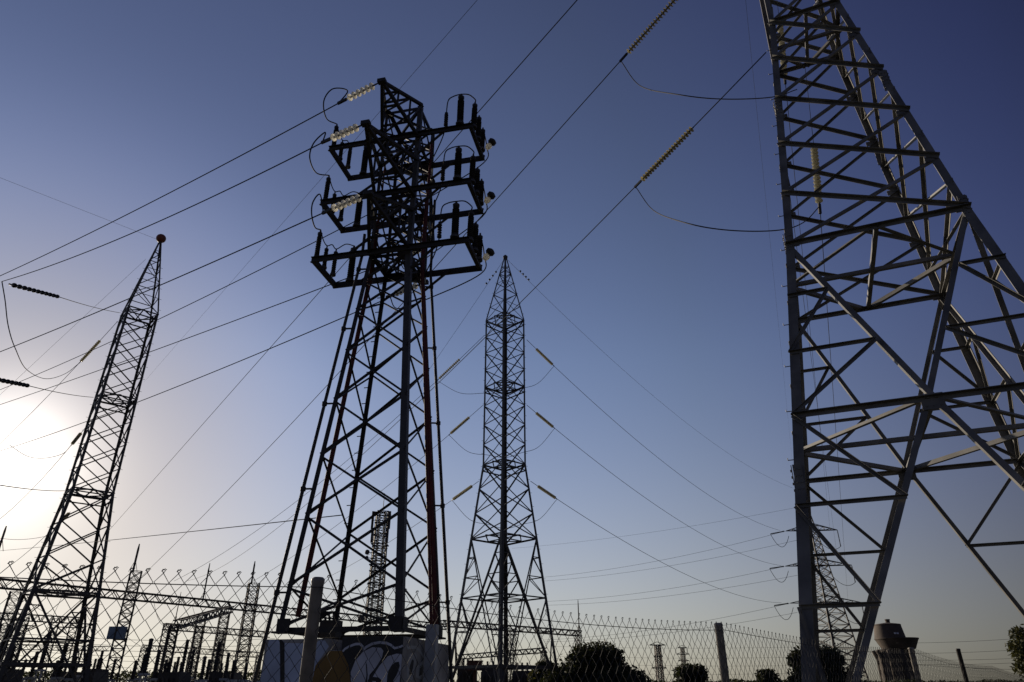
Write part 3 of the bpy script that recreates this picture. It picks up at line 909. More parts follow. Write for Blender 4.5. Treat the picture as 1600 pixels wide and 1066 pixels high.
# hanging strings inside tower R
Ha = pt(1272, 232, 14.6); Hb = pt(1280, 318, 14.6)
string(Ha, Hb, 15, .10, M_AMBER, "amber glass insulator string hanging straight down inside the right tower", "amber strings inside the right tower")
wire(pt(1257, 98, 14.6), Ha, "thin hanger wire above the lower amber string inside the right tower", .008, sag=0, group="hangers", name="hanger_wire", n=2)
Ga = pt(1219, 40, 15.2); Gb = pt(1226, 119, 15.2)
string(Ga, Gb, 14, .10, M_AMBER, "amber glass insulator string close to the near leg at the top of the right tower", "amber strings inside the right tower")
wire(pt(1210, -30, 15.2), Ga, "thin hanger wire above the upper amber string inside the right tower", .008, sag=0, group="hangers", name="hanger_wire", n=2)
# lines from tower R back to the distant pylon, seen through its lattice
wire(pt(1226, 119, 15.3), pt(1297, 829, 140), "thin line dropping behind the right tower's lattice, leftmost of three", .011, group="lines behind the right tower", sag=0)
wire(pt(1224, 228, 16.0), pt(1310, 885, 140), "thin line dropping behind the right tower's lattice, middle of three", .010, group="lines behind the right tower", sag=0)
wire(pt(1281, 322, 14.8), pt(1325, 941, 140), "thin line dropping behind the right tower's lattice, rightmost of three", .011, group="lines behind the right tower", sag=0)
wire(pt(1163, -20, 15), pt(1242, 760, 139), "very thin ground wire dropping just left of the right tower's near leg", .005, sag=0, group="ground wires", name="ground_wire")

# tower C : strings and lines both ways
Cl = [(757, 524, 30.4), (755, 633, 22.5), (748, 752, 14.9)]
Ctgt = [(272, 908, 104), (378, 918, 108), (500, 908, 112)]
Cmid = [(568, 698), (554, 800), (610, 846)]
Cstr = [(718, 686), (733, 704), (737, 708)]
Cr = [(823, 531), (823, 633), (829, 752)]
Crt = [(1219, 829), (1221, 884), (1221, 942)]
Crm = [(1039, 724), (1039, 799), (1064, 894)]
Crs = [(838, 864), (838, 866), (841, 869)]
jm = [(790, 614), (790, 715), (790, 826)]
for i in range(3):
    P = pt(Cl[i][0], Cl[i][1], 60); Q = pt(*Ctgt[i])
    s_ = solve_sag(P, Q, Cmid[i]); L = (Q - P).length
    t0 = dist_for(P, Q, s_, Cstr[i][0]); t1 = dist_for(P, Q, s_, Cstr[i][1])
    a = long_line(P, Q, Cmid[i], "%s of the three lines falling left from the pointed middle tower" % word[i], .024, t0, max(t1, t0 + 2.2), 14, .15, M_AMBER,
                  "%s of the three amber strings left of the pointed middle tower" % word[i], "strings on the middle tower")
    P = pt(Cr[i][0], Cr[i][1], 60); Q = pt(*Crt[i], 139)
    s_ = solve_sag(P, Q, Crm[i])
    t0 = None
    def dr(u):
        Ln = (Q - P).length
        for j in range(4000):
            if pr(along(P, Q, s_, j / 4000))[0] > u: return j / 4000 * Ln
    t0, t1 = dr(Crs[i][0]), dr(Crs[i][1])
    Ln = (Q - P).length
    t1 = min(t1, t0 + 3.2)
    b = long_line(P, Q, Crm[i], "%s of the three lines sagging right from the pointed middle tower to the distant pylon" % word[i], .026, t0, t1, 14, .15, M_AMBER,
                  "%s of the three amber strings right of the pointed middle tower" % word[i], "strings on the middle tower")
    m_ = jm[i]
    pm = pt(m_[0], m_[1], 62)
    cablepts([a, a.lerp(pm, .35) + V((0, 0, -.9)), a.lerp(pm, .7) + V((0, 0, -.45)), pm, b.lerp(pm, .7) + V((0, 0, -.45)), b.lerp(pm, .35) + V((0, 0, -.9)), b], "%s of the three thin jumper loops slung under the pointed middle tower's strings" % word[i], .022)
top = V((-.7, 60, 40.2 + EYE))
wire(top, pt(1240, 763, 139), "thin ground wire sagging right from the tip of the pointed middle tower", .016, mid=(1039, 634), group="ground wires", name="ground_wire")
wire(top, pt(655, 600, 66), "thin ground wire running left from the tip of the pointed middle tower", .014, sag=.1, group="ground wires", name="ground_wire")
for sg, (u, v, u2, v2, lb) in enumerate(((775, 425, 760, 443, "left"), (813, 424, 826, 437, "right"))):
    mb = MB(); a = pt(u, v, 60.2); b = pt(u2, v2, 60.2)
    for i in range(4): mb.ball(a.lerp(b, i / 3), .11, 5)
    tag(mb.obj("vibration_damper", M_DARK), "row of small dark dampers on the ground wire just %s of the pointed tower's tip" % lb, "damper", "dampers")

# tower L : strings and lines
ltop = V((-33.61, 53.9, 38.04 + EYE))
wire(pt(-40, 262, 45), ltop, "thin wire reaching the red ball of the left tower from the upper left", .012, mid=(120, 325), group="ground wires", name="ground_wire")
wire(pt(228, 405, 54), pt(-30, 645, 60), "thin wire falling left from just under the red ball", .011, mid=(128, 498), group="ground wires", name="ground_wire")
F = [((188, 489, 53), (115, 470), (92, 464, 33), (18, 445, 25.5), (3, 440, 24)), ((146, 621, 53), None, (45, 603, 33), (-30, 588, 25.5), (-45, 585, 24)), ((101, 767, 53), None, None, (0, 757, 26), (-20, 755, 25))]
for i, (a, _, b, c, d) in enumerate(F):
    A = pt(*a); D = pt(*d)
    wire(A, pt(*b) if b else D, "%s thin tie wire leaving the left tower towards the camera's left edge" % word[i], .022, sag=.1, group="tie wires", name="tie_wire")
    if b:
        d0 = (pt(*c) - pt(*b)); pb_ = pt(*b)
        q = pb_ + d0.normalized() * min(d0.length, 8)
        string(pb_, pt(*c), 11, .11, M_PORC, ["dark ribbed string at the left edge with a cable hanging from its end", "dark ribbed string cut by the left edge above the sun's glare"][i], "dark strings at the left edge")
e = pt(3, 440, 24)
LP = [((184, 502, 53), (0, 694, 66), (93, 600), (156, 126)), ((140, 660, 53), (-20, 825, 70), (75, 738), (126, 113)), ((110, 800, 53), (10, 888, 76), (62, 846), (107, 92))]
for i, (a, q, mid, us) in enumerate(LP):
    P = pt(*a); Q = pt(*q); s_ = solve_sag(P, Q, mid)
    t0, t1 = dist_for(P, Q, s_, us[0]), dist_for(P, Q, s_, us[1])
    cl = long_line(P, Q, mid, "%s of the three lines falling left from the tower with the red ball" % word[i], .022, t0, max(t0 + 1.5, t1), 14, .14, M_AMBER, "%s of the three amber strings left of the tower with the red ball" % word[i], "strings on the left tower")
    if i == 0:
        cablepts([e, pt(8, 470, 24.5), pt(13, 510, 26), pt(24, 545, 30), pt(42, 578, 38), pt(72, 592, 46), pt(102, 584, 50), cl], "long black cable hanging in a deep curve from the left edge", .022)
    if i == 1:
        cablepts([pt(14, 695, 44), pt(43, 713, 46), pt(70, 716, 50), pt(98, 709, 53), cl], "thin jumper cable curving through the sun's glare", .02)
wire(pt(-30, 863, 60), pt(535, 805, 15.2), "black cable running from the left edge to the lower lattice of the terminal tower", .012, mid=(250, 836), group="cables low at the left")
wire(pt(-20, 836, 55), pt(72, 838, 52), "short thin cable sagging at the left edge below the sun", .016, sag=.3, group="cables low at the left")

# ------------------------------------------------------------------ lattice helpers for the substation
def lat_beam(mb, p, q, h, wd, n, c=.10):
    p, q = V(p), V(q); d = (q - p).normalized()
    e = d.cross(V((0, 0, 1))).normalized(); u = V((0, 0, 1))
    cs = [e * a * wd / 2 + u * b * h / 2 for a, b in ((-1, -1), (1, -1), (1, 1), (-1, 1))]
    for o in cs: mb.bar(p + o, q + o, c)
    for i in range(n):
        a, b = p.lerp(q, i / n), p.lerp(q, (i + 1) / n)
        for k in range(4):
            o1, o2 = cs[k], cs[(k + 1) % 4]
            if (i + k) % 2: o1, o2 = o2, o1
            mb.bar(a + o1, b + o2, c * .62)
def lat_col(mb, x, y, z0, z1, w0, w1, n, c=.09, th=.5):
    ex, ey = rot(th)
    def Pq(k, z):
        a, b = SG[k % 4]; t = (z - z0) / (z1 - z0); h = (w0 + (w1 - w0) * t) / 2
        return V((x, y, z)) + ex * a * h + ey * b * h
    for k in range(4):
        mb.bar(Pq(k, z0), Pq(k, z1), c)
        for i in range(n):
            a, b = z0 + (z1 - z0) * i / n, z0 + (z1 - z0) * (i + 1) / n
            mb.bar(Pq(k, a), Pq(k + 1, b), c * .55)
            mb.bar(Pq(k + 1, a), Pq(k, b), c * .55)
            mb.bar(Pq(k, b), Pq(k + 1, b), c * .5)
def gantry(label, beams, cols, rods=(), box=None):
    o = pt(*cols[0][0]) if cols else beams[0][0]
    t = thing("switchyard_gantry", label, "gantry", (o.x, o.y, 0), "switchyard gantries")
    for p, q, h, n, c in beams:
        mb = MB(); lat_beam(mb, p, q, h, h, n, c); mb.obj("beam", M_SUB, t)
    for (tp, w0, w1, n, c) in cols:
        P = pt(*tp); mb = MB(); lat_col(mb, P.x, P.y, 0, P.z, w0, w1, n, c); mb.obj("column", M_SUB, t)
    for (tp, bt, r_) in rods:
        P = pt(*tp); Bz = pt(bt[0], bt[1], tp[2]).z; mb = MB()
        mb.tube([V((P.x, P.y, Bz)), V((P.x, P.y, Bz + (P.z - Bz) * .8)), P], [r_, r_, r_ * .5], 6)
        for k in range(4):
            a = k * math.pi / 2 + .5
            mb.bar(V((P.x + .42 * math.cos(a), P.y + .42 * math.sin(a), Bz - .05)), V((P.x, P.y, Bz + 1.2)), .05)
        mb.obj("lightning_rod", M_SUB, t)
    return t
b0, b1, b2 = pt(-40, 908, 67.5), pt(448, 955, 98), pt(700, 980, 125)
gt = gantry("long main gantry beam crossing the lower left with two tall lattice masts and spike rods",
       [(b0, b1, .8, 46, .12), (b1 + V((.3, .4, 0)), b2, .8, 34, .12)],
       [((213, 893, 77.5), 1.25, 1.05, 15, .12), ((397, 912, 93), 1.4, 1.2, 15, .13)],
       [((218, 850, 77.5), (213.5, 893), .11), ((398.5, 877, 93), (397, 912), .11)])
mb = MB(); c = pt(183, 989, 77); mb.box(c, 1.7, .5, 1.2); mb.obj("sign_board", M_BOX, gt)
gantry("gantry beam behind the slim middle tower's foot ending in a thin spike",
       [(pt(690, 974, 112), pt(907, 990, 128), .8, 36, .15)],
       [((800, 985, 119), 1.1, .9, 14, .095), ((903, 986, 127.5), .9, .8, 14, .095)], [((903, 937, 127.5), (903, 986), .10)])
gantry("short foreshortened gantry beam slanting under the main beam",
       [(pt(276, 976, 66), pt(360, 952, 86), .66, 22, .11)], [((352, 956, 85), 1.05, .95, 16, .095), ((272, 978, 66.5), .8, .7, 14, .11)])
gantry("low gantry beam behind the slanting beam with thin spike rod at its left end",
       [(pt(256, 979, 100), pt(420, 992, 112), .76, 26, .11)],
       [((262, 976, 100), 1.0, .9, 14, .095), ((312, 980, 104), 1.0, .9, 14, .095), ((345, 986, 106), 1.0, .9, 14, .095)],
       [((283, 925, 100), (262, 976), .06)])
gantry("low gantry beam at the left edge seen between the left tower's legs",
       [(pt(-20, 962, 96), pt(124, 970, 106), .8, 24, .11)],
       [((118, 968, 105.5), 1.0, .9, 12, .095), ((40, 965, 100), 1.0, .9, 12, .095), ((88, 967, 103), 1.0, .9, 12, .095)])
gantry("tall lattice mast pair at the left edge under the main beam's end",
       [(pt(-30, 1010, 120), pt(170, 1014, 135), .75, 26, .11)],
       [((25, 925, 72), 1.0, .9, 16, .08), ((36, 975, 118), .9, .8, 12, .095), ((8, 975, 118), .9, .8, 12, .095)], [((10, 822, 71), (2, 860), .10)])
gantry("low far gantry beam with two ring shaped ends just above the black posts",
       [(pt(221, 1012, 120), pt(410, 1024, 130), .78, 30, .11)],
       [((225, 1012, 120), .9, .8, 12, .095), ((300, 1018, 124), .9, .8, 12, .095), ((405, 1024, 129), .9, .8, 12, .095)])
gantry("small far gantry rising to the right behind the pointed middle tower's legs",
       [(pt(717, 1027, 165), pt(853, 1016, 150), .85, 30, .17)],
       [((722, 1028, 164), .9, .8, 10, .10), ((786, 1020, 158), .9, .8, 10, .10), ((849, 1017, 150), .9, .8, 10, .10)])
gt2 = gantry("thin spike mast with lattice foot left of the tall terminal tower",
       [], [((316, 960, 86), 1.0, .9, 14, .095)], [((328, 880, 86), (322, 940), .085)])

# drooping bus wires and small strings under the gantries
rb = random.Random(4)
lab = 0
pairs = [((20, 917), (118, 968)), ((100, 925), (60, 1000)), ((120, 925), (180, 1010)), ((240, 937), (262, 978)), ((300, 945), (330, 985)), ((420, 958), (400, 1020)), ((150, 925), (225, 1012)), ((360, 955), (350, 1010)), ((720, 984), (740, 1024)), ((860, 992), (830, 1020))]
nm_ = ["left edge", "left tower's left legs", "left tower's right legs", "blue board's mast", "slanting beam", "second mast", "left tower and the first mast", "slanting beam's upper end", "pointed middle tower's left foot", "pointed middle tower's right foot"]
for (a, b), n_ in zip(pairs, nm_):
    P, Q = pt(*a, 84), pt(*b, 100)
    wire(P, Q, "thin slack dropper wire in the switchyard by the %s" % n_, .022, sag=.9, group="switchyard droppers", name="dropper_wire", n=14)
for i, v in enumerate((985, 995, 1003, 1012, 1020, 1030)):
    P, Q = pt(-30, v, 90 + 5 * i), pt(430, v + 12 + 3 * rb.random(), 120 + 5 * i)
    wire(P, Q, "thin horizontal busbar wire across the switchyard, number %s from the top" % ["one", "two", "three", "four", "five", "six"][i], .026, sag=.7, group="switchyard busbars", name="busbar_wire", n=20)

# ------------------------------------------------------------------ black post insulators of the switchyard
def post_ins(u, vt, vb, Y, r, label, ring=False):
    P = pt(u, vt, Y); zb = max(1.2, pt(u, vb, Y).z)
    t = thing("post_insulator", label, "insulator", (P.x, P.y, 0), "post insulators in the switchyard")
    mb = MB(); mb.lathe(V((P.x, P.y, zb)), (0, 0, 1), shed_profile(P.z - zb, r, 9, .75), 8); mb.obj("shed_column", M_PORC, t)
    mb = MB(); mb.bar(V((P.x - .2, P.y, 0)), V((P.x - .2, P.y, zb - .16)), .13); mb.bar(V((P.x + .2, P.y, 0)), V((P.x + .2, P.y, zb - .16)), .13); mb.box(V((P.x, P.y, zb - .08)), .7, .5, .16)
    mb.obj("support_frame", M_LGREY, t)
    mb = MB(); mb.lathe(P, (0, 0, 1), [(0, r * .8), (.15, r * .9), (.2, r * .3)], 8); mb.obj("cap", M_SUB, t)
pl = [(78, 990, 1046), (22, 1012, 1056), (58, 1022, 1058), (103, 1010, 1058), (142, 1006, 1055), (118, 1030, 1060), (236, 1002, 1052), (226, 1026, 1060), (293, 1003, 1050), (279, 1030, 1060), (303, 1018, 1058), (320, 1030, 1062),
      (343, 1006, 1056), (327, 1034, 1062), (357, 1024, 1060), (366, 1036, 1062), (260, 1035, 1064), (249, 1020, 1060), (40, 1034, 1060), (160, 1020, 1058), (180, 1033, 1062), (212, 1036, 1062), (90, 1036, 1062), (385, 1040, 1062), (10, 1038, 1064), (402, 1042, 1064)]
big = [max(l, key=lambda x: x) for l in [[0]]]
order = sorted(range(len(pl)), key=lambda i: pl[i][0])
ordw = ["leftmost", "second", "third", "fourth", "fifth", "sixth", "seventh", "eighth", "ninth", "tenth", "eleventh", "twelfth", "thirteenth", "fourteenth", "fifteenth", "sixteenth", "seventeenth", "eighteenth", "nineteenth", "twentieth", "twenty-first", "twenty-second", "twenty-third", "twenty-fourth", "twenty-fifth", "rightmost"]
for rank, i in enumerate(order):
    u, a, b = pl[i]
    Y = 52 + rb.random() * 22
    post_ins(u, a, b, Y, .20 if b - a > 40 else .16, "black ribbed insulator post in the switchyard, %s along the row from the left edge" % ordw[rank])
# kiosks and transformers
def kiosk(u0, u1, v, Y, name, label, m, fins=True):
    a, b = pt(u0, v, Y), pt(u1, v, Y)
    t = thing(name, label, "substation equipment", ((a.x + b.x) / 2, Y, 0))
    wd = b.x - a.x; mb = MB()
    mb.box(V(((a.x + b.x) / 2, Y, a.z * .5)), wd, 2.2, a.z)
    for k in range(int(wd / .35)): mb.box(V((a.x + .2 + .35 * k, Y - 1.2, a.z * .5)), .1, .2, a.z * .8)
    mb.obj("tank", m, t)
    mb = MB(); mb.box(V(((a.x + b.x) / 2, Y, a.z + .1)), wd * .94, 2.0, .2); mb.obj("lid", M_SUB, t)
    for k in range(3):
        mb = MB(); mb.lathe(V((a.x + wd * (.25 + .25 * k), Y, a.z + .2)), (0, 0, 1), shed_profile(.75, .13, 6), 8); mb.obj("bushing", M_PORC, t)
kiosk(0, 24, 1050, 60, "transformer", "dark finned transformer at the lower left corner", M_SUB)
kiosk(92, 122, 1054, 66, "transformer", "finned transformer between the feet of the left tower", M_SUB)
kiosk(140, 160, 1050, 60, "transformer", "grey finned transformer right of the left tower's foot", M_GREY)
kiosk(250, 290, 1055, 60, "transformer", "wide dark transformer under the slanting gantry beam", M_SUB)
kiosk(335, 372, 1055, 66, "transformer", "dark transformer left of the white painted panel", M_SUB)
kiosk(716, 745, 1046, 72, "transformer", "transformer seen just right of the terminal tower's right conduit", M_SUB)
kiosk(752, 790, 1050, 75, "transformer", "transformer right in front of the pointed tower's near leg", M_GREY)
kiosk(800, 832, 1052, 75, "transformer", "transformer behind the pointed tower's right leg, next to the big tree", M_SUB)
mb = MB(); c = pt(742, 1041, 70); mb.box(c, 1.3, 1.0, .75); mb.box(c + V((0, 0, .42)), 1.5, 1.2, .08); mb.bar(c - V((0, 0, .3)), V((c.x, c.y, 0)), .3)
tag(mb.obj("equipment_cabinet", M_RUST), "small rusty cabinet on a post left of the pointed tower's foot", "cabinet")

# ------------------------------------------------------------------ telecom mast behind tower M
P = pt(598, 800, 120)
tm = thing("telecom_mast", "square lattice telecom mast with panel antennas seen through the terminal tower", "telecom mast", (P.x, P.y, 0))
mb = MB(); lat_col(mb, P.x, P.y, 0, P.z, 2.9, 1.9, 34, .17, .3); mb.obj("lattice_body", M_SUB, tm)
for k in range(4):
    mb = MB(); a, b = SG[k]; mb.tube([V((P.x + a * .5, P.y + b * .5, 0)), V((P.x + a * .5, P.y + b * .5, P.z))], .09, 5); mb.obj("feeder_cable", M_SUB, tm)
for a in (-1, 1):
    for (dz, dx) in ((-1.6, 1.45), (-4.2, 1.3)):
        mb = MB(); mb.box(V((P.x + a * dx, P.y - .9, P.z + dz)), .38, .22, 3.0 if dz > -2 else 2.4); mb.bar(V((P.x + a * .8, P.y - .6, P.z + dz)), V((P.x + a * dx, P.y - .9, P.z + dz)), .1); mb.obj("panel_antenna", M_SUB, tm)
for dz in range(2, 26, 2):
    mb = MB(); a_ = 1.0 + .019 * dz
    for k in range(4):
        q0 = V((P.x + SG[k][0] * a_, P.y + SG[k][1] * a_, P.z - dz)); q1 = V((P.x + SG[(k + 1) % 4][0] * a_, P.y + SG[(k + 1) % 4][1] * a_, P.z - dz)); mb.bar(q0, q1, .12)
    mb.obj("ring_frame", M_SUB, tm)
for dz, r_ in ((-7.0, .42), (-7.9, .3), (-17.5, .6), (-18.9, .35)):
    mb = MB(); c = V((P.x - 1.75 + dz * -.0, P.y - .8, P.z + dz)); mb.lathe(c, (-.4, -1, 0), [(0, r_ * .3), (.15, r_), (.35, r_), (.4, r_ * .6)], 12); mb.bar(c, V((P.x - .9, P.y - .5, P.z + dz)), .1); mb.obj("dish_antenna", M_SUB, tm, True)
for dz in (-.3, -5.6, -9.0): 
    mb = MB()
    for k in range(4):
        p0 = V((P.x + SG[k][0] * 1.25, P.y + SG[k][1] * 1.25, P.z + dz)); p1 = V((P.x + SG[(k + 1) % 4][0] * 1.25, P.y + SG[(k + 1) % 4][1] * 1.25, P.z + dz)); mb.bar(p0, p1, .16)
    mb.obj("platform_ring", M_SUB, tm)
mb = MB(); mb.tube([P, pt(601, 771, 120)], .06, 5); mb.obj("whip_antenna", M_SUB, tm)

# ------------------------------------------------------------------ distant pylon behind tower R
P0 = pt(1268, 829, 140)
py = thing("pylon", "distant lattice pylon with three pairs of crossarms half hidden by the right tower's near leg", "transmission tower", (P0.x, P0.y, 0))
zA = [pt(1268, 829, 140).z, pt(1280, 884, 140).z, pt(1290, 942, 140).z]
mb = MB(); ztp = zA[0] + 5.0
def pw_(z): return 1.5 + max(0, (zA[0] - z)) * .185
lat_col(mb, P0.x, P0.y, 0, zA[2], pw_(0), pw_(zA[2]), 8, .22, .35); lat_col(mb, P0.x, P0.y, zA[2], zA[0], pw_(zA[2]), 1.3, 10, .17, .35); lat_col(mb, P0.x, P0.y, zA[0], ztp, 1.3, .1, 5, .15, .35)
mb.obj("lattice_body", M_FAR, py)
pyarm = {}
for i, (z, L) in enumerate(zip(zA, (5.0, 6.3, 6.6))):
    for sg in (-1, 1):
        mb = MB(); ex, ey = rot(-.1); c = V((P0.x, P0.y, z)); tip = c + ex * sg * L
        for o in (-.6, .6):
            mb.bar(c + ey * o, tip, .14); mb.bar(c + ey * o * .8 + V((0, 0, 1.4)), tip, .12)
            for t in (.25, .5, .75): mb.bar((c + ey * o).lerp(tip, t), (c + ey * o * .8 + V((0, 0, 1.4))).lerp(tip, t), .07); mb.bar((c + ey * o).lerp(tip, t - .25), (c + ey * o * .8 + V((0, 0, 1.4))).lerp(tip, t), .07)
        mb.obj("crossarm", M_FAR, py); pyarm[(i, sg)] = tip
for i in range(3):
    tip = pyarm[(i, -1)]
    for j, (lb, far) in enumerate((("nearer", (850, (902, 940, 1000)[i], 190)), ("farther", (850, (908, 946, 1003)[i], 200)))):
        Q = pt(*far); d = (Q - tip).normalized()
        wire(tip if j == 0 else pt(1246, (844, 899, 957)[i], 150), Q, "thin %s line of the %s pair running far left from the distant pylon" % (lb, word[i]), .028, sag=1.2, group="lines of the distant pylon")
    Q = pt(850, (902, 940, 1000)[i], 190); d = (Q - tip).normalized()
    mb = MB(); mb.lathe(tip + d * .4, d, shed_profile(2.9, .14, 12), 7)
    tag(mb.obj("insulator_string", M_PORC), "dark dead-end string on the %s left arm of the distant pylon" % word[i], "insulator", "strings of the distant pylon")
    q = tip + d * 3.4
    mb = MB(); mb.tube(sagpts(q, tip + V((1.2, 2, -.6)), 2.4, 16), .05, 5)
    tag(mb.obj("jumper_cable", M_BLK), "tiny U shaped jumper under the %s left arm of the distant pylon" % word[i], "cable", "jumpers of the distant pylon")
    tr2 = pyarm[(i, 1)]
    mb = MB(); mb.lathe(tr2 - V((0, 0, 3.2)), (0, 0, 1), shed_profile(3.1, .11, 10), 7)
    tag(mb.obj("insulator_string", M_PORC), "dark string hanging from the %s right arm of the distant pylon" % word[i], "insulator", "strings of the distant pylon")
    mb = MB(); mb.tube(sagpts(tr2 + V((-4.6, 1, -.6)), tr2 - V((0, 0, 3.2)), 1.6, 16), .045, 5)
    tag(mb.obj("jumper_cable", M_BLK), "thin slack jumper left of the %s right arm's hanging string on the distant pylon" % word[i], "cable", "jumpers of the distant pylon")
wire(pt(800, 857, 210), V((P0.x, P0.y, ztp)), "faint highest wire reaching the distant pylon from the left", .022, sag=1.0, group="lines of the distant pylon")
# lines on the right horizon
for i, (v0, v1) in enumerate(((1005, 994), (1021, 1012), (1031, 1026), (1038, 1033), (1036, 1047))):
    wire(pt(1400, v0, 210), pt(1640, v1, 190), "faint wire low at the right edge beside the water tower, %s from the top" % ["first", "second", "third", "fourth", "lowest"][i], .035, sag=.4, group="faint wires at the right edge")
for i, (v0, v1) in enumerate(((1010, 1011), (1025, 1027), (1036, 1040), (1051, 1052))):
    wire(pt(860, v0, 260), pt(1250, v1, 260), "faint horizontal wire behind the right fence, %s from the top" % ["first", "second", "third", "lowest"][i], .03, sag=.5, group="faint wires behind the fence")
for (u, vt, Y, wd, lb, wide) in ((1027, 1008, 230, 1.8, "small distant lattice pole with a flat top bar seen through the right fence", True), (1066, 1012, 300, 1.5, "smallest far pylon with short arms above the round tree behind the fence", False)):
    P = pt(u, vt, Y); t = thing("pylon", lb, "transmission tower", (P.x, P.y, 0))
    mb = MB(); lat_col(mb, P.x, P.y, 0, P.z, wd, wd * .75, 8, .3 if wide else .22, .2); mb.obj("lattice_body", M_FAR, t)
    for k, L in enumerate((2.4, 1.4, 2.2) if wide else (1.8, 2.6, 2.2)):
        mb = MB(); z = P.z - k * (3.2 if wide else 2.4); mb.bar(V((P.x - L, P.y, z)), V((P.x + L, P.y, z)), .3)
        mb.bar(V((P.x - L, P.y, z)), V((P.x, P.y, z + .9)), .15); mb.bar(V((P.x + L, P.y, z)), V((P.x, P.y, z + .9)), .15)
        mb.obj("crossarm", M_FAR, t)

# ------------------------------------------------------------------ water tower
WY = 240
P = pt(1397, 1000, WY)
px = WY * CP / FPX * 1.02
wt = thing("water_tower", "old stained concrete water tower with a flared balcony seen beside the right tower", "water tower", (P.x, P.y, 0))
zt0 = pt(1390, 976, WY).z; zfl = pt(1390, 998, WY).z; zn = pt(1390, 1015, WY).z
cx_ = pt(1391, 998, WY).x
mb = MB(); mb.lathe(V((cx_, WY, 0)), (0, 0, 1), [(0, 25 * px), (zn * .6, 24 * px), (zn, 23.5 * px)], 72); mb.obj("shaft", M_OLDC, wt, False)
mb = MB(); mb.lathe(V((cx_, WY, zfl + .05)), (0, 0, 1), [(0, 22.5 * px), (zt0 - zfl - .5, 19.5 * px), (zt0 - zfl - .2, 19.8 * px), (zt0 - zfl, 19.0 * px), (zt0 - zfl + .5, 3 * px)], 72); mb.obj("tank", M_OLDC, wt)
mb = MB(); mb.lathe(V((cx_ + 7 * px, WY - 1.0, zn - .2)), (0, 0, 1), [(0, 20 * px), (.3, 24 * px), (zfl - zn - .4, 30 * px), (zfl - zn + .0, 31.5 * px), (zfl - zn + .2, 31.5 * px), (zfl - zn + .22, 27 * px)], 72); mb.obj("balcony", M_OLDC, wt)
mb = MB(); mb.lathe(V((cx_ + px * 2, WY, zt0 + .1)), (0, 0, 1), [(0, 3.3 * px), (1.1, 3.3 * px), (1.2, 3.8 * px), (1.5, 3.8 * px)], 12); mb.obj("vent", M_OLDC, wt)
for k in range(10):
    a = 2 * math.pi * k / 10 + .25
    mb = MB(); c = V((cx_ + math.cos(a) * 23.6 * px, WY + math.sin(a) * 23.6 * px, 0)); mb.tube([c, c + V((0, 0, zn * .75)), c * 1 + V((math.cos(a) * 1.0, math.sin(a) * 1.0, zn - .3))], .6, 6); mb.obj("rib", M_OLDC, wt, True)
for u in (-3, 3):
    mb = MB(); mb.box(V((cx_ + u * px * .6, WY - 22.3 * px, zfl + 1.3)), .55, .4, .5); mb.obj("window", M_WHITE, wt)

# ------------------------------------------------------------------ trees
def tree(name, label, c, h, lobes, nleaf, lsz, m, group="trees and shrubs", seed=1, sparse=1.0):
    rr = random.Random(seed)
    t = thing(name, label, "tree", (c[0], c[1], 0), group)
    mb = MB(); base_ = V((c[0], c[1], 0))
    zc0 = min(l[2] for l in lobes)
    mb.tube([base_, base_ + V((.05 * h, 0, zc0 * .5)), base_ + V((0, 0, zc0))], [h * .035, h * .028, h * .02], 8)
    for lx, ly, lz, lr in lobes:
        q = base_ + V((lx, ly, lz)); mb.tube([base_ + V((0, 0, zc0 * .6)), base_.lerp(q, .55) + V((0, 0, lr * .15)), q], [h * .016, h * .011, h * .004], 5)
    mb.obj("trunk", M_BARK, t)
    mb = MB()
    vol = sum(l[3] ** 2 for l in lobes)
    for lx, ly, lz, lr in lobes:
        n = int(nleaf * lr ** 2 / vol)
        for _ in range(n):
            th = rr.random() * 2 * math.pi; ph = math.acos(2 * rr.random() - 1)
            rad = lr * (rr.random() ** .33) * (1 + .18 * math.sin(th * 5 + lx * 3) * math.sin(ph * 4 + lz))
            if rr.random() < .06: rad *= 1.15
            p = base_ + V((lx + rad * math.sin(ph) * math.cos(th), ly + rad * math.sin(ph) * math.sin(th), lz + rad * .85 * math.cos(ph)))
            if p.z < .1: continue
            s = lsz * (.6 + .8 * rr.random())
            e1 = V((rr.uniform(-1, 1), rr.uniform(-1, 1), rr.uniform(-1, 1))).normalized()
            e2 = e1.cross(V((rr.uniform(-1, 1), rr.uniform(-1, 1), rr.uniform(-1, 1)))).normalized()
            mb.add([p - e1 * s, p + e2 * s * .45, p + e1 * s, p - e2 * s * .45], [(0, 1, 2, 3)])
    mb.obj("crown", m, t)
    return t
def pxtree(name, label, u0, u1, vt, Y, m, seed, nleaf=9000, n=9, lsz=.28, flat=1.0):
    rr = random.Random(seed)
    a, b, tp = pt(u0, 1066, Y), pt(u1, 1066, Y), pt((u0 + u1) / 2, vt, Y)
    wd = (b.x - a.x) / 2; cx = (a.x + b.x) / 2; h = tp.z
    cr = min(wd, h * .6)
    lobes = []
    for i in range(n):
        an = 2 * math.pi * i / n + rr.random()
        k = .35 + .35 * rr.random()
        lr = wd * (.34 + .16 * rr.random())
        lobes.append((math.cos(an) * (wd - lr) * 1.0, math.sin(an) * (wd - lr), max(lr * .6, h - wd * (.9 + .35 * rr.random()) * flat), lr))
    lobes.append((0, 0, h - wd * .5 * flat, wd * .55 * min(1, flat + .1)))
    lobes.append((0, 0, max(.5, h - wd * 1.0 * flat), wd * .75))
    for i in range(4): 
        lobes.append((rr.uniform(-.4, .4) * wd, rr.uniform(-.4, .4) * wd, h - wd * .32 * flat, wd * .3))
    return tree(name, label, (cx, Y), h, lobes, nleaf, lsz, m, seed=seed)
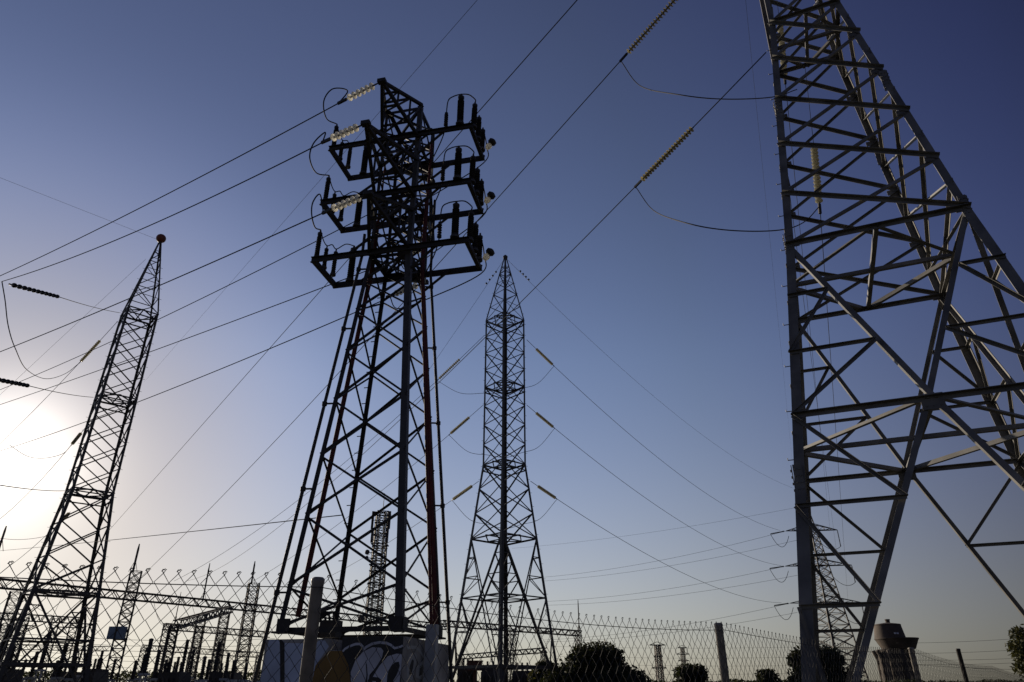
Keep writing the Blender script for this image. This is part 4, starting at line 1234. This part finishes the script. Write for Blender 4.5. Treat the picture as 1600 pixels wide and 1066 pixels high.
pxtree("tree", "big dark rounded tree behind the fence right of the pointed middle tower", 838, 1020, 1001, 60, M_LEAF, 3, 60000, 15, .15)
pxtree("tree", "small olive tree between the pointed tower's right foot and the big dark tree", 826, 876, 1032, 66, M_LEAF2, 5, 6000, 7, .18)
pxtree("tree", "low round tree under the small far pylons behind the fence", 1038, 1122, 1036, 75, M_LEAF, 8, 9000, 8, .19)
pxtree("tree", "small ragged tree between the fence post and the right tower's leg", 1172, 1232, 1044, 80, M_LEAF, 9, 6000, 7, .18)
pxtree("tree", "dark tree directly behind the right tower's near leg", 1214, 1350, 1008, 62, M_LEAF, 12, 26000, 9, .19)
# branch at the right edge
P = pt(1645, 1010, 34)
tree("tree", "leafy branch tips poking in at the lower right edge", (P.x - .55, P.y), 4.3, [(-.2, 0, 2.9, .95), (.5, .3, 3.5, 1.0), (-.95, 0, 3.1, .55), (-1.05, .1, 2.35, .4), (.8, 0, 2.2, 1.1), (-.75, .1, 3.75, .4)], 5200, .10, M_LEAF2, seed=21)
# far hedge
rr = random.Random(33)
mb = MB()
for i in range(26000):
    u = rr.uniform(-60, 1660); Y = rr.uniform(150, 190)
    top_ = 1068 - 4 * abs(math.sin(u * .021) * math.sin(u * .047 + 1)) - 4 * rr.random()
    if u < 440: top_ -= 14
    p = pt(u, 1066, Y); zt_ = pt(u, top_, Y).z
    p.z = rr.uniform(0, 1) ** .6 * zt_
    s = .22 + .25 * rr.random()
    e1 = V((rr.uniform(-1, 1), rr.uniform(-1, 1), rr.uniform(-1, 1))).normalized(); e2 = e1.cross(V((rr.uniform(-1, 1), .3, rr.uniform(-1, 1)))).normalized()
    mb.add([p - e1 * s, p + e2 * s * .5, p + e1 * s, p - e2 * s * .5], [(0, 1, 2, 3)])
tag(mb.obj("far_woodland", M_LEAF), "low dark line of distant bushes on the horizon behind the switchyard", "bushes", kind="stuff")

# ------------------------------------------------------------------ chain link fence
FP = [V((-3.35, 2.13, 0)), V((-.92, 3.45, 0)), V((1.735, 6.03, 0)), V((5.61, 10.4, 0)), V((9.2, 14.5, 0)), V((13.5, 19.4, 0))]
FH = [.42, .425, .412, .41, .30, .14]
SPC = [.062, .077, .082, .085, .085]
SAG = [.035, .055, .05, .06, .05]
fence = thing("chain_link_fence", "chain link fence with twisted wire tips and steel posts along the photo's bottom", "fence", (0, 4, 0))
rf = random.Random(11)
for i in range(5):
    A, B = FP[i], FP[i + 1]
    L = (B - A).length; d = (B - A) / L; nrm = V((-d.y, d.x, 0))
    def topz(t):
        return EYE + FH[i] * (1 - t) + FH[i + 1] * t - 4 * SAG[i] * t * (1 - t)
    sp = SPC[i]; n = int(L / sp); hh = sp * .62
    mb = MB()
    rw = .0019
    for j in range(n):
        x0 = j * sp; t = min(1, (x0 + sp / 2) / L)
        z = topz(t) + .045 * (1 if i < 2 else .9)
        up0 = 0
        # each woven wire zigzags down between columns j and j+1
        pts = []
        row = 0
        jit = rf.uniform(-.003, .003)
        while z > .05:
            x = x0 + (sp * .5 if row % 2 == 0 else (0 if (j % 2 == 0) else sp))
            # neighbours meet at the nodes
            x = x0 + sp * (.5 if row % 2 == 0 else (0.02 if j % 2 == 0 else .98))
            pts.append(A + d * (x + jit) + nrm * (.003 if row % 2 else -.003) + V((0, 0, z)))
            z -= hh * 1.0; row += 1
        mb.tube(pts, rw, 3)
        # the mirrored wire closes the diamonds
        pts2 = [A + d * (x0 + sp * (.5 if r_ % 2 == 0 else (.98 if j % 2 == 0 else 0.02)) + jit) + nrm * (-.003 if r_ % 2 else .003) + V((0, 0, p.z)) for r_, p in enumerate(pts)]
        mb.tube(pts2, rw, 3)
        # twisted tip
        p = pts[0]
        mb.tube([p, p + V((0, 0, .011)) + d * .006, p + V((0, 0, .016)) - d * .005, p + V((0, 0, .006)) - d * .009], rw, 4)
        mb.tube([p, p + V((0, 0, .010)) - d * .007, p + V((0, 0, .018)) + d * .003, p + V((0, 0, .014)) + d * .010], rw, 4)
    mb.obj("chain_link_mesh", M_FENCE, fence)
    for hz in (0, .62, 1.3):
        mb = MB(); mb.tube([A.lerp(B, k / 20) + V((0, 0, topz(k / 20) - hz * (1 if hz else 0))) for k in range(21)], .0022 if hz == 0 else .0018, 4); mb.obj("tension_wire", M_FENCE, fence)
for i, (r_, ex_) in enumerate(((.03, .05), (.030, .045), (.033, .05), (.038, .07), (.035, .26), (.035, .06))):
    p = FP[i] + V((-.03, .062, 0)); z = EYE + FH[i] + ex_
    if i == 4: p = V((7.46, 12.52, 0)); z = EYE + .56
    mb = MB(); mb.lathe(p, (0, 0, 1), [(0, r_), (z - .02, r_), (z - .015, r_ * 1.08), (z + .0, r_ * 1.08), (z + .008, r_ * .8)], 14)
    mb.obj("post", M_DARK if i == 4 else M_POST, fence, True)
mb = MB(); p = pt(1122, 996, 7.4); mb.bar(V((p.x, p.y, 0)), p, .05, .03)
for k in range(8): mb.bar(V((p.x - .03, p.y - .02, .3 + .2 * k)), V((p.x + .03, p.y - .02, .33 + .2 * k)), .02)
tag(mb.obj("stake", M_RUST), "short rusty stake standing just behind the middle fence post", "post")
